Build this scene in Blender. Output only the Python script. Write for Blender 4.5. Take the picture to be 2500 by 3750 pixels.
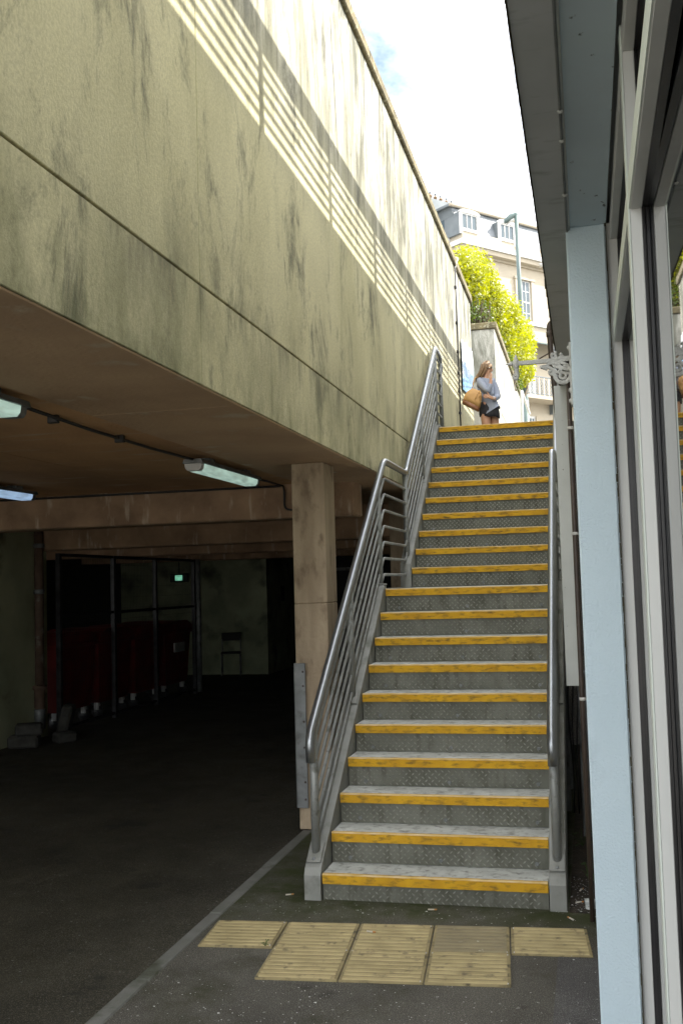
import bpy, bmesh, math, random
from mathutils import Vector, Matrix
R = math.radians
random.seed(7)
for o in list(bpy.data.objects): bpy.data.objects.remove(o)
S = bpy.context.scene
col = S.collection
# ------------------------------------------------------------------ camera
CAM = Vector((0.2649, -5.4804, 1.7155)); FPX = 3717.2
yaw, pitch, roll = 0.2350, 0.0710, -0.0283
_f = Vector((-math.sin(yaw)*math.cos(pitch), math.cos(yaw)*math.cos(pitch), math.sin(pitch)))
_r = Vector((math.cos(yaw), math.sin(yaw), 0)); _u = _r.cross(_f)
RX = _r*math.cos(roll) + _u*math.sin(roll); UX = -_r*math.sin(roll) + _u*math.cos(roll)
cd = bpy.data.cameras.new('camera'); cam = bpy.data.objects.new('camera', cd); col.objects.link(cam)
cam.matrix_world = Matrix(((RX.x, UX.x, -_f.x, CAM.x), (RX.y, UX.y, -_f.y, CAM.y), (RX.z, UX.z, -_f.z, CAM.z), (0, 0, 0, 1)))
cd.sensor_fit = 'VERTICAL'; cd.sensor_height = 36; cd.lens = 36*FPX/3750
cd.clip_start = 0.03; cd.clip_end = 3000
S.camera = cam
def at(x, y, ax, c):
    """point of the photograph's pixel (x, y) on the plane ax = c"""
    d = _f + RX*((x-1250)/FPX) - UX*((y-1875)/FPX); i = 'XYZ'.index(ax)
    return CAM + d*((c-CAM[i])/d[i])
# ------------------------------------------------------------------ sun, sky, exposure
SUN_EL, SUN_PHI = R(46), R(20)                    # phi: from +X towards +Y
sdir = Vector((math.cos(SUN_EL)*math.cos(SUN_PHI), math.cos(SUN_EL)*math.sin(SUN_PHI), math.sin(SUN_EL)))
sl = bpy.data.lights.new('sun', 'SUN'); sl.energy = 2.0; sl.angle = R(0.5); sl.color = (1, .95, .86)
so = bpy.data.objects.new('sun', sl); col.objects.link(so); so.rotation_euler = sdir.to_track_quat('Z', 'Y').to_euler(); so.location = (20, 10, 30)
wd = bpy.data.worlds.new('World'); S.world = wd; wd.use_nodes = True
nt = wd.node_tree; nt.nodes.clear(); N = nt.nodes.new; LK = nt.links.new
sky = N('ShaderNodeTexSky'); sky.sky_type = 'NISHITA'; sky.sun_disc = False; sky.sun_elevation = SUN_EL; sky.sun_rotation = math.pi/2 - SUN_PHI
b1 = N('ShaderNodeBackground'); b1.inputs[1].default_value = .05; LK(sky.outputs[0], b1.inputs[0])
tc = N('ShaderNodeTexCoord'); mp = N('ShaderNodeMapping'); mp.inputs['Scale'].default_value = (1, 1, 1.6); LK(tc.outputs['Generated'], mp.inputs[0])
SKY_SEED, GREY_SEED = 242.5, 57.4
def sky_noise(scale, detail, w):
    n_ = N('ShaderNodeTexNoise'); n_.noise_dimensions = '4D'; n_.inputs['W'].default_value = w; n_.inputs['Scale'].default_value = scale; n_.inputs['Detail'].default_value = detail; n_.inputs['Roughness'].default_value = .55
    LK(mp.outputs[0], n_.inputs['Vector']); return n_.outputs[0]
cr = N('ShaderNodeValToRGB'); cr.color_ramp.elements[0].position = .34; cr.color_ramp.elements[1].position = .56; cr.color_ramp.elements[0].color = (.03, .03, .03, 1); LK(sky_noise(2.6, 7, SKY_SEED), cr.inputs[0])
cr2 = N('ShaderNodeValToRGB'); cr2.color_ramp.elements[0].position = .40; cr2.color_ramp.elements[1].position = .62
cr2.color_ramp.elements[0].color = (.36, .365, .37, 1); cr2.color_ramp.elements[1].color = (1, 1, 1, 1); LK(sky_noise(1.3, 4, GREY_SEED), cr2.inputs[0])
b2 = N('ShaderNodeBackground'); b2.inputs[1].default_value = 1.25; LK(cr2.outputs[0], b2.inputs[0])
mx = N('ShaderNodeMixShader'); LK(cr.outputs[0], mx.inputs[0]); LK(b1.outputs[0], mx.inputs[1]); LK(b2.outputs[0], mx.inputs[2])
wo = N('ShaderNodeOutputWorld'); LK(mx.outputs[0], wo.inputs[0])
S.view_settings.view_transform = 'Standard'; S.view_settings.look = 'None'; S.view_settings.exposure = 2.45; S.view_settings.gamma = 1
S.render.engine = 'CYCLES'
S.cycles.max_bounces = 8; S.cycles.diffuse_bounces = 5; S.cycles.glossy_bounces = 4

# ------------------------------------------------------------------ materials
def nodes(name):
    m = bpy.data.materials.new(name); m.use_nodes = True; t = m.node_tree; b = t.nodes['Principled BSDF']
    return m, t, b
def noise(t, scale, stretch=(1,1,1), detail=5, rough=.55, coord='Position', dist=0):
    if coord == 'Position': g = t.nodes.new('ShaderNodeNewGeometry').outputs['Position']
    else: g = t.nodes.new('ShaderNodeTexCoord').outputs['Object']
    p = t.nodes.new('ShaderNodeMapping'); p.inputs['Scale'].default_value = stretch; t.links.new(g, p.inputs[0])
    n = t.nodes.new('ShaderNodeTexNoise'); n.inputs['Scale'].default_value = scale; n.inputs['Detail'].default_value = detail; n.inputs['Roughness'].default_value = rough
    n.inputs['Distortion'].default_value = dist
    t.links.new(p.outputs[0], n.inputs[0]); return n.outputs[0]
def ramp(t, src, a, b, ca=(0,0,0,1), cb=(1,1,1,1)):
    r = t.nodes.new('ShaderNodeValToRGB'); e = r.color_ramp.elements; e[0].position = a; e[1].position = b; e[0].color = ca; e[1].color = cb
    t.links.new(src, r.inputs[0]); return r.outputs[0]
def rgb(c): return (c[0], c[1], c[2], 1)
def mixc(t, fac, a, b, mode='MIX'):
    m = t.nodes.new('ShaderNodeMix'); m.data_type = 'RGBA'; m.blend_type = mode; m.clamp_factor = True
    for sock, v in ((m.inputs[0], fac), (m.inputs[6], a), (m.inputs[7], b)):
        if hasattr(v, 'is_output'): t.links.new(v, sock)
        elif isinstance(v, (int, float)): sock.default_value = v
        else: sock.default_value = rgb(v)
    return m.outputs[2]
def math_(t, op, a, b=0, clamp=False):
    m = t.nodes.new('ShaderNodeMath'); m.operation = op; m.use_clamp = clamp
    for i, v in enumerate((a, b)):
        if hasattr(v, 'is_output'): t.links.new(v, m.inputs[i])
        else: m.inputs[i].default_value = v
    return m.outputs[0]
def bump(t, b, src, strength, dist=.01):
    bp = t.nodes.new('ShaderNodeBump'); bp.inputs['Strength'].default_value = strength; bp.inputs['Distance'].default_value = dist
    if hasattr(src, 'is_output'): t.links.new(src, bp.inputs['Height'])
    t.links.new(bp.outputs[0], b.inputs['Normal'])
def axis(t, i):
    g = t.nodes.new('ShaderNodeNewGeometry').outputs['Position']; s = t.nodes.new('ShaderNodeSeparateXYZ'); t.links.new(g, s.inputs[0]); return s.outputs[i]
def mr(t, v, a, b, c=0, d=1):
    m = t.nodes.new('ShaderNodeMapRange'); t.links.new(v, m.inputs[0])
    for i, q in enumerate((a, b, c, d)): m.inputs[i+1].default_value = q
    return m.outputs[0]
def mat(name, c1, c2=None, scale=4, rough=.7, metal=0, bs=0, bscale=80, stretch=(1,1,1), lo=.35, hi=.65, c3=None, s3=20, st3=(1,1,1), l3=.55, h3=.7, spec=None, coord='Position', rvar=0):
    m, t, b = nodes(name)
    if c2 is None: c2 = tuple(x*.75 for x in c1)
    c = mixc(t, ramp(t, noise(t, scale, stretch, coord=coord), lo, hi), c1, c2)
    if c3: c = mixc(t, ramp(t, noise(t, s3, st3, coord=coord), l3, h3), c, c3)
    t.links.new(c, b.inputs['Base Color']); b.inputs['Roughness'].default_value = rough; b.inputs['Metallic'].default_value = metal
    if spec is not None: b.inputs['Specular IOR Level'].default_value = spec
    if rvar:
        t.links.new(mr(t, noise(t, scale*3, coord=coord), .3, .7, rough-rvar, rough+rvar), b.inputs['Roughness'])
    if bs: bump(t, b, noise(t, bscale, detail=4, coord=coord), bs)
    return m

def wall_mat(name, clean, rain, green_z, top_z):
    """rendered concrete: pebbledash relief, rain streaks running down, moss towards the foot of the panel, bleached patches and colour greyed against the sun towards the top"""
    m, t, b = nodes(name)
    z = axis(t, 2)
    mul = lambda *a: a[0] if len(a) == 1 else math_(t, 'MULTIPLY', a[0], mul(*a[1:]))
    c = mixc(t, ramp(t, noise(t, .8, (1, 1, .7), detail=5), .36, .66), clean, tuple(x*.80 for x in clean))
    ol = ramp(t, noise(t, 1.0, (1, 1.3, .6), detail=8, rough=.65), .42, .64)
    c = mixc(t, mul(ol, .42), c, (clean[0]*.55, clean[1]*.55, clean[2]*.45))
    # streaky zone below the coping: bleached patches, colour greyed to offset the sunlight
    up = mr(t, z, top_z-2.1, top_z-1.1)
    bl = mixc(t, ramp(t, noise(t, 2.4, (1, 1.1, .34), detail=8, rough=.7), .42, .58), (.30, .29, .235), (.58, .565, .50))
    c = mixc(t, math_(t, 'MULTIPLY', up, .9), c, bl)
    st = ramp(t, noise(t, 2.8, (1, 1.2, .28), detail=10, rough=.76, dist=.6), .43, .57)
    c = mixc(t, mul(st, mr(t, z, top_z-2.2, top_z-1.1), .97), c, rain)
    # blotchy dark growths, ragged and clustered
    mk = ramp(t, noise(t, .6, (1, 1, .8), detail=3), .30, .52)
    b1_ = ramp(t, noise(t, 2.1, (1, 1.05, .5), detail=11, rough=.78, dist=.5), .53, .655)
    c = mixc(t, mul(b1_, mk, .82), c, (.095, .095, .075))
    b2_ = ramp(t, noise(t, 5.5, (1, 1.0, .45), detail=9, rough=.75), .58, .69)
    c = mixc(t, mul(b2_, .65), c, (.13, .13, .10))
    # runs below the horizontal joint
    e = mul(mr(t, z, 3.05, 2.75, 1, 0), ramp(t, noise(t, 2.6, (1, 1.1, .3), detail=9, rough=.74), .47, .62), ramp(t, z, 0, .001))
    e = mul(e, math_(t, 'LESS_THAN', z, 3.06)); c = mixc(t, mul(e, .7), c, (.14, .135, .10))
    e2 = mul(mr(t, z, 3.07, 3.42, 1, 0), math_(t, 'GREATER_THAN', z, 3.06), ramp(t, noise(t, 2.1, (1, 1.6, .8), detail=9, rough=.72), .48, .64)); c = mixc(t, mul(e2, .55), c, (.17, .165, .11))
    gz = mr(t, z, green_z, green_z-.7)
    gr = ramp(t, noise(t, 1.8, (1, 1.1, .5), detail=9, rough=.72), .42, .62)
    c = mixc(t, mul(gz, gr, .8), c, (.15, .16, .075))
    fine = noise(t, 120, detail=2, rough=.5)
    grain = noise(t, 62, detail=5, rough=.75)
    c = mixc(t, ramp(t, grain, .40, .60), mixc(t, .2, c, (.10, .095, .065)), c)
    t.links.new(c, b.inputs['Base Color']); b.inputs['Roughness'].default_value = .92; b.inputs['Specular IOR Level'].default_value = .25
    bump(t, b, grain, .3, .01)
    return m
MT = {}
MT['wall'] = wall_mat('rendered_concrete', (.79, .735, .47), (.125, .125, .095), 3.25, 6.17)
MT['wall2'] = wall_mat('rendered_concrete_far', (.52, .50, .42), (.20, .20, .16), 1, 7.2)
MT['coping'] = mat('weathered_coping', (.20, .165, .085), (.09, .075, .04), 6, .95, bs=.7, bscale=40, c3=(.32, .30, .2), s3=16)
def asphalt(name, a, b_, moss=0, patch=False, spk=(.34, .34, .31)):
    m, t, b = nodes(name)
    c = mixc(t, ramp(t, noise(t, 1.3, detail=7, rough=.65), .35, .68), a, b_)
    ag = noise(t, 210, detail=2)
    c = mixc(t, ramp(t, ag, .52, .66), c, tuple(min(1, x*2.6+.02) for x in a))
    v = t.nodes.new('ShaderNodeTexVoronoi'); v.inputs['Scale'].default_value = 26; t.links.new(t.nodes.new('ShaderNodeNewGeometry').outputs['Position'], v.inputs['Vector'])
    sp = t.nodes.new('ShaderNodeSeparateColor'); t.links.new(v.outputs['Color'], sp.inputs[0])
    dot = math_(t, 'MULTIPLY', math_(t, 'LESS_THAN', v.outputs['Distance'], .16), math_(t, 'GREATER_THAN', sp.outputs[0], .84))
    c = mixc(t, dot, c, spk)
    v2 = t.nodes.new('ShaderNodeTexVoronoi'); v2.inputs['Scale'].default_value = 85; t.links.new(t.nodes.new('ShaderNodeNewGeometry').outputs['Position'], v2.inputs['Vector'])
    sp2 = t.nodes.new('ShaderNodeSeparateColor'); t.links.new(v2.outputs['Color'], sp2.inputs[0])
    d2 = math_(t, 'MULTIPLY', math_(t, 'LESS_THAN', v2.outputs['Distance'], .30), math_(t, 'GREATER_THAN', sp2.outputs[0], .72))
    c = mixc(t, math_(t, 'MULTIPLY', d2, .75), c, tuple(x*.6 for x in spk))
    bigp = ramp(t, noise(t, .55, detail=6, rough=.7), .40, .60); c = mixc(t, math_(t, 'MULTIPLY', bigp, .45), c, tuple(x*.45 for x in b_))
    stn = ramp(t, noise(t, 2.7, detail=4, rough=.6), .62, .68); c = mixc(t, math_(t, 'MULTIPLY', stn, .55), c, (.018, .017, .015))
    if moss:
        y = axis(t, 1)
        g = math_(t, 'MULTIPLY', mr(t, y, -.55, -.10), ramp(t, noise(t, 3.5, detail=8, rough=.7), .33, .58))
        c = mixc(t, math_(t, 'MULTIPLY', g, moss), c, (.038, .048, .010))
        g2 = ramp(t, noise(t, 1.9, (1, 1, 1), detail=8, rough=.72), .5, .66)
        c = mixc(t, math_(t, 'MULTIPLY', g2, .7), c, (.036, .038, .014))
    t.links.new(c, b.inputs['Base Color'])
    t.links.new(mr(t, noise(t, 4), .3, .7, .72, .95), b.inputs['Roughness']); b.inputs['Specular IOR Level'].default_value = .35
    bump(t, b, ag, .9, .008)
    return m
MT['pavement'] = asphalt('worn_asphalt', (.118, .110, .092), (.066, .062, .051), moss=1.0)
MT['patch'] = asphalt('newer_asphalt_patch', (.11, .106, .104), (.075, .073, .072))
MT['road'] = asphalt('dark_asphalt', (.062, .057, .040), (.030, .027, .018), spk=(.2, .2, .18))
MT['bounce_yard'] = mat('pale_bounce_ground', (.36, .34, .30), (.30, .28, .25), 2, .9)
MT['dirt'] = mat('soil_litter', (.05, .036, .022), (.022, .018, .012), 9, .95, bs=1, bscale=60, c3=(.13, .11, .08), s3=70, l3=.6)
MT['upper'] = asphalt('upper_asphalt', (.22, .21, .19), (.16, .155, .14))
MT['kerb'] = mat('kerb_concrete', (.20, .20, .185), (.14, .145, .125), 5, .9, bs=.5, bscale=70, c3=(.05, .055, .03), s3=3)
MT['tactile'] = mat('buff_tactile', (.46, .375, .19), (.35, .285, .14), 7, .75, bs=.25, bscale=120, c3=(.11, .09, .055), s3=17, l3=.58, h3=.74)
MT['tactile_base'] = mat('grimy_darkened_tactile_base', (.33, .27, .135), (.24, .195, .10), 8, .85, bs=.3, bscale=90, c3=(.08, .068, .04), s3=18, l3=.55, h3=.7)  # grime plus darkening put into the colour so the gaps between ribs show
MT['tactile_dull'] = mat('buff_tactile_worn', (.31, .26, .15), (.22, .185, .11), 6, .75, bs=.25, bscale=120, c3=(.46, .43, .33), s3=12, l3=.66, h3=.7)
MT['yellow'] = mat('yellow_grit_nosing', (.66, .375, .012), (.54, .29, .010), 9, .8, bs=.5, bscale=170, c3=(.15, .095, .02), s3=22, st3=(.7, 1, 2), l3=.50, h3=.72)
MT['grit'] = mat('grey_grit_tread', (.58, .60, .57), (.46, .475, .45), 9, .85, bs=.5, bscale=200, c3=(.22, .22, .20), s3=22, l3=.50, h3=.72)
MT['chequer'] = mat('chequer_plate', (.155, .158, .13), (.10, .103, .08), 5, .6, .25, bs=.1, bscale=120, c3=(.065, .065, .045), s3=12, st3=(2.2, 1, .5), l3=.5, h3=.72)
MT['chequer_raised'] = mat('chequer_plate_worn_lit_ridges', (.36, .36, .32), (.20, .20, .17), 9, .5, .3)  # worn ridges paler, plate darker: relief shading put into the colours
MT['worn_edge'] = mat('worn_nosing_edge', (.66, .50, .27), (.56, .36, .10), 12, .8)
MT['galv'] = mat('galvanised_steel', (.37, .39, .39), (.28, .30, .30), 6, .48, .8)
MT['bar_steel'] = mat('dull_zinc_bars', (.34, .355, .345), (.26, .27, .26), 6, .58, .55, c3=(.18, .185, .17), s3=18, l3=.58)
MT['stringer'] = mat('grimy_zinc_stringer', (.30, .305, .285), (.22, .225, .205), 4, .65, .35, bs=.1, bscale=90, c3=(.12, .125, .10), s3=7, l3=.55, h3=.75)
MT['galv_rail'] = mat('polished_handrail', (.34, .36, .38), (.28, .295, .31), 2.5, .34, .9)
MT['galv_dull'] = mat('dull_galvanised', (.25, .26, .26), (.16, .17, .17), 8, .6, .6, bs=.12, bscale=120, c3=(.09, .09, .08), s3=10, l3=.55, h3=.75)
MT['cage_steel'] = mat('dark_cage_steel', (.07, .072, .075), (.04, .04, .042), 8, .6, .5)
MT['rubble'] = mat('dark_rubble', (.07, .068, .06), (.035, .034, .03), 9, .95, bs=.8, bscale=40)
MT['concrete'] = mat('board_marked_concrete', (.45, .36, .25), (.34, .265, .18), 3, .92, bs=.5, bscale=34, stretch=(4, 4, .6), c3=(.22, .165, .11), s3=5, st3=(2, 2, .9), l3=.54, h3=.68)
MT['beam'] = mat('stained_beam_concrete', (.42, .28, .175), (.24, .155, .095), 3, .9, bs=.4, bscale=40, c3=(.55, .45, .34), s3=5, st3=(2.2, 1, .5), l3=.58, h3=.72)
MT['ceiling'] = mat('soffit_concrete', (.54, .315, .15), (.36, .205, .10), 1.4, .9, bs=.3, bscale=40, stretch=(1, .5, 1), c3=(.48, .36, .24), s3=3, st3=(.6, 2.4, 1), l3=.58, h3=.75)
MT['ceiling_edge'] = mat('soffit_edge_concrete', (.50, .345, .21), (.40, .27, .165), 2, .9, bs=.3, bscale=40, c3=(.52, .45, .33), s3=4, l3=.6, h3=.75)
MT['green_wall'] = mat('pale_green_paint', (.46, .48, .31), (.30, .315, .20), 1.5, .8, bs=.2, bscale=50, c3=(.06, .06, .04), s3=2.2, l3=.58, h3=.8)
MT['green_shaded'] = mat('shaded_green_paint', (.30, .33, .21), (.18, .20, .125), 2, .8, c3=(.05, .05, .035), s3=2.2, l3=.55, h3=.75)  # left wall's green darkened, the shade of the deep undercroft put into the colour
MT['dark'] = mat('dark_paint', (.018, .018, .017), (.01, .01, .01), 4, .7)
MT['black'] = mat('black_rubber', (.012, .012, .013), (.02, .02, .02), 12, .5)
MT['gasket'] = mat('gasket_rubber', (.016, .015, .016), (.028, .026, .026), 30, .35, stretch=(8, 8, .3))
MT['red'] = mat('red_plastic', (.22, .010, .009), (.14, .007, .006), 3, .5)
MT['white_plastic'] = mat('white_plastic', (.6, .6, .58), (.5, .5, .48), 6, .5)
MT['cast'] = mat('brown_pipe_paint', (.055, .038, .028), (.035, .025, .02), 9, .5, c3=(.16, .13, .11), s3=30, l3=.68)
MT['rustpipe'] = mat('rusty_downpipe', (.14, .09, .06), (.08, .05, .035), 8, .7, c3=(.22, .2, .17), s3=7, l3=.6)
MT['blue'] = mat('pale_blue_masonry_paint', (.58, .70, .76), (.54, .66, .725), 2.2, .8, bs=.4, bscale=130, c3=(.46, .56, .61), s3=5, st3=(1, 1, .6), l3=.6, h3=.85)
MT['blue_soffit'] = mat('blue_soffit_paint', (.52, .62, .67), (.47, .56, .61), 3, .55, bs=.06, bscale=60, c3=(.06, .07, .075), s3=24, st3=(1, .7, 1), l3=.655, h3=.70)
MT['grey_soffit'] = mat('grey_gutter_paint', (.46, .475, .475), (.40, .415, .41), 4, .6, bs=.05, bscale=30, c3=(.26, .265, .25), s3=9, st3=(.7, 2, 1), l3=.6, h3=.8)
MT['moss'] = mat('mossy_edge', (.06, .052, .028), (.035, .03, .018), 20, .95, bs=.8, bscale=60)
MT['frame'] = mat('pale_grey_frame', (.60, .61, .585), (.55, .56, .54), 3, .45, stretch=(3, 3, .3), bs=.03, bscale=90)
MT['frame_front'] = mat('pale_green_grey_frame_edge', (.68, .74, .68), (.62, .68, .62), 3, .45)
MT['panel'] = mat('grey_sheet_panel', (.50, .52, .50), (.44, .46, .44), 3, .6, bs=.05, bscale=40, c3=(.2, .2, .18), s3=60, l3=.68)
MT['iron'] = mat('grey_painted_cast_iron', (.52, .52, .49), (.40, .40, .375), 14, .65, bs=.35, bscale=160, c3=(.24, .23, .2), s3=24, l3=.58, h3=.72)
MT['cream'] = mat('cream_stucco', (.42, .37, .285), (.38, .335, .26), .8, .9)
MT['white'] = mat('white_paint', (.55, .55, .53), (.5, .5, .48), 2, .6)
MT['slate'] = mat('grey_slate', (.20, .215, .23), (.13, .145, .16), 1.7, .6, coord='Position')
MT['lead'] = mat('lead_sheet', (.16, .18, .19), (.12, .14, .15), 2, .6)
MT['terracotta'] = mat('buff_chimney_clay', (.24, .16, .09), (.2, .13, .075), 4, .8)
MT['window'] = mat('window_glass', (.07, .095, .11), (.10, .125, .14), .7, .12, spec=.25)
MT['lamp_green'] = mat('green_grey_column_paint', (.09, .13, .12), (.07, .105, .1), 2, .5)
MT['soil'] = mat('earth', (.05, .04, .025), (.03, .025, .015), 4, .95)
MT['render'] = mat('pale_render', (.55, .55, .52), (.5, .5, .47), 1, .9)
MT['butt'] = mat('cigarette_paper', (.6, .58, .52), (.5, .45, .35), 30, .8)
MT['butt_tip'] = mat('cigarette_filter', (.45, .2, .06), (.4, .22, .08), 30, .8)
MT['weed'] = mat('weed_green', (.05, .10, .015), (.03, .07, .01), 20, .7)
MT['twig'] = mat('twig_bark', (.13, .10, .065), (.08, .06, .04), 9, .9)
def glass_mat():
    m, t, b = nodes('dark_window_glass')
    b.inputs['Base Color'].default_value = (.012, .014, .016, 1); b.inputs['Roughness'].default_value = .015; b.inputs['IOR'].default_value = 1.75
    b.inputs['Specular IOR Level'].default_value = .7
    return m
MT['glass'] = glass_mat()
def tube_mat(name, c, e):
    m, t, b = nodes(name); b.inputs['Base Color'].default_value = (.6, .66, .62, 1); b.inputs['Roughness'].default_value = .35
    st = ramp(t, noise(t, 14, (3, .5, 1)), .4, .62, rgb(tuple(x*.55 for x in c)), rgb(c))
    t.links.new(st, b.inputs['Emission Color']); b.inputs['Emission Strength'].default_value = e
    return m
MT['tube_green'] = tube_mat('lit_diffuser_green', (.60, .86, .74), .11)
MT['tube_blue'] = tube_mat('lit_diffuser_blue', (.42, .62, .9), .15)
MT['sign'] = tube_mat('lit_exit_sign', (.3, .9, .6), .12)
def leaf_mat(name, c, tr):
    m = bpy.data.materials.new(name); m.use_nodes = True; t = m.node_tree; b = t.nodes['Principled BSDF']; out = t.nodes['Material Output']
    oi = noise(t, 6, detail=3); cc = mixc(t, ramp(t, oi, .35, .65), c, tuple(x*.6 for x in c))
    t.links.new(cc, b.inputs['Base Color']); b.inputs['Roughness'].default_value = .38
    tl = t.nodes.new('ShaderNodeBsdfTranslucent'); tl.inputs[0].default_value = rgb(tr)
    ms = t.nodes.new('ShaderNodeMixShader'); ms.inputs[0].default_value = .4; t.links.new(b.outputs[0], ms.inputs[1]); t.links.new(tl.outputs[0], ms.inputs[2]); t.links.new(ms.outputs[0], out.inputs[0])
    return m
MT['leaf'] = leaf_mat('golden_green_leaf', (.31, .335, .003), (.46, .47, .003))
MT['leaf_dark'] = leaf_mat('deep_green_leaf', (.07, .12, .012), (.12, .18, .012))

# ------------------------------------------------------------------ mesh helpers
class MB:
    def __init__(s): s.v = []; s.f = []; s.sm = []
    def add(s, v, f, smooth=False):
        o = len(s.v); s.v += [tuple(q) for q in v]; s.f += [tuple(i+o for i in q) for q in f]; s.sm += [smooth]*len(f); return s
    def box(s, x0, x1, y0, y1, z0, z1, m=None):
        v = [Vector(q) for q in ((x0,y0,z0),(x1,y0,z0),(x1,y1,z0),(x0,y1,z0),(x0,y0,z1),(x1,y0,z1),(x1,y1,z1),(x0,y1,z1))]
        if m: v = [m @ q for q in v]
        return s.add(v, [(0,3,2,1),(4,5,6,7),(0,1,5,4),(1,2,6,5),(2,3,7,6),(3,0,4,7)])
    def bbox(s, x0, x1, y0, y1, z0, z1, b=.004, m=None):
        """box with chamfered edges"""
        bm = bmesh.new(); bmesh.ops.create_cube(bm, size=1)
        for q in bm.verts: q.co = Vector((x0 if q.co.x < 0 else x1, y0 if q.co.y < 0 else y1, z0 if q.co.z < 0 else z1))
        bmesh.ops.bevel(bm, geom=bm.edges[:], offset=b, segments=1, affect='EDGES', profile=.5)
        bm.verts.index_update(); v = [(m @ q.co if m else q.co.copy()) for q in bm.verts]; f = [[q.index for q in p.verts] for p in bm.faces]; bm.free()
        return s.add(v, f)
    def prism(s, poly, d, m=None, axis='X', c=0):
        """polygon extruded by d along an axis; poly gives the two other coordinates"""
        n = len(poly); v = []
        for k in (c, c+d):
            for a, b in poly: v.append(Vector((k, a, b)) if axis == 'X' else Vector((a, k, b)) if axis == 'Y' else Vector((a, b, k)))
        if m: v = [m @ q for q in v]
        return s.add(v, [tuple(range(n))[::-1], tuple(range(n, 2*n))] + [(i, (i+1) % n, n+(i+1) % n, n+i) for i in range(n)])
    def tube(s, path, r, n=8, cap=True, flat=1.0):
        P = [Vector(p) for p in path]; rr = r if isinstance(r, (list, tuple)) else [r]*len(P)
        up = None; V = []
        for i, p in enumerate(P):
            a = P[max(i-1, 0)]; b = P[min(i+1, len(P)-1)]; d = (b-a).normalized()
            if up is None: up = d.orthogonal().normalized()
            up = (up - d*up.dot(d)).normalized(); w = d.cross(up)
            for k in range(n):
                t = 2*math.pi*k/n; V.append(p + (up*math.cos(t) + w*math.sin(t)*flat)*rr[i])
        F = [(i*n+k, i*n+(k+1) % n, (i+1)*n+(k+1) % n, (i+1)*n+k) for i in range(len(P)-1) for k in range(n)]
        s.add(V, F, True)
        if cap:
            o = len(s.v)-len(V); s.f += [tuple(o+k for k in range(n))[::-1], tuple(o+(len(P)-1)*n+k for k in range(n))]; s.sm += [False, False]
        return s
    def lathe(s, prof, c, n=14, ax=Vector((0, 0, 1)), smooth=True):
        c = Vector(c); a = ax.normalized(); u = a.orthogonal().normalized(); w = a.cross(u); V = []
        for r_, h in prof:
            for k in range(n):
                t = 2*math.pi*k/n; V.append(c + a*h + (u*math.cos(t)+w*math.sin(t))*max(r_, 1e-4))
        F = [(i*n+k, i*n+(k+1) % n, (i+1)*n+(k+1) % n, (i+1)*n+k) for i in range(len(prof)-1) for k in range(n)]
        return s.add(V, F, smooth)
    def ribbon(s, path, w, y0, y1):
        """flat bar in the XZ plane following path, width w (number or list), thickness y0..y1"""
        P = [Vector((p[0], 0, p[1])) for p in path]; ww = w if isinstance(w, (list, tuple)) else [w]*len(P); V = []
        for i, p in enumerate(P):
            d = (P[min(i+1, len(P)-1)]-P[max(i-1, 0)]).normalized(); nrm = Vector((-d.z, 0, d.x))
            for sg, y in ((-1, y0), (1, y0), (1, y1), (-1, y1)): q = p + nrm*(sg*ww[i]/2); V.append((q.x, y, q.z))
        F = [(i*4+k, i*4+(k+1) % 4, (i+1)*4+(k+1) % 4, (i+1)*4+k) for i in range(len(P)-1) for k in range(4)] + [(3,2,1,0), tuple((len(P)-1)*4+k for k in range(4))]
        return s.add(V, F)
    def mesh(s, name):
        me = bpy.data.meshes.new(name); me.from_pydata(s.v, [], s.f); me.polygons.foreach_set('use_smooth', s.sm); 
        bm = bmesh.new(); bm.from_mesh(me); bmesh.ops.recalc_face_normals(bm, faces=bm.faces[:]); bm.to_mesh(me); bm.free()
        return me
    def build(s, name, m, parent=None, loc=None):
        o = obj(name, s.mesh(name), m, parent)
        if loc is not None: o.location = loc
        return o
def obj(name, me, m=None, parent=None):
    if m is not None and not me.materials: me.materials.append(MT[m] if isinstance(m, str) else m)
    o = bpy.data.objects.new(name, me); col.objects.link(o)
    if parent is not None: o.parent = parent
    return o
def put(name, me, m, parent, loc, rot=None, scale=None):
    o = obj(name, me, m, parent); o.location = loc
    if rot is not None: o.rotation_euler = rot
    if scale is not None: o.scale = scale
    return o
def tag(o, label, cat, group=None):
    o['label'] = label; o['category'] = cat
    if group: o['group'] = group
    return o
def thing(name, label, cat, loc=(0,0,0), group=None, rz=0):
    o = bpy.data.objects.new(name, None); col.objects.link(o); o.location = loc; o.rotation_euler = (0, 0, rz); return tag(o, label, cat, group)
def struct(o): o['kind'] = 'structure'; return o
def stuff(o): o['kind'] = 'stuff'; return o
def fillet(pts, r, n=5):
    P = [Vector(p) for p in pts]; out = [P[0]]
    for i in range(1, len(P)-1):
        a = (P[i-1]-P[i]); b = (P[i+1]-P[i]); q = min(r, a.length*.45, b.length*.45); A = P[i]+a.normalized()*q; B = P[i]+b.normalized()*q
        for k in range(n+1):
            t = k/n; out.append(A*(1-t)**2 + P[i]*2*t*(1-t) + B*t*t)
    return out + [P[-1]]
def copy_tree(o, parent=None):
    c = o.copy(); col.objects.link(c); c.parent = parent
    for ch in list(o.children): copy_tree(ch, c)
    return c

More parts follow.
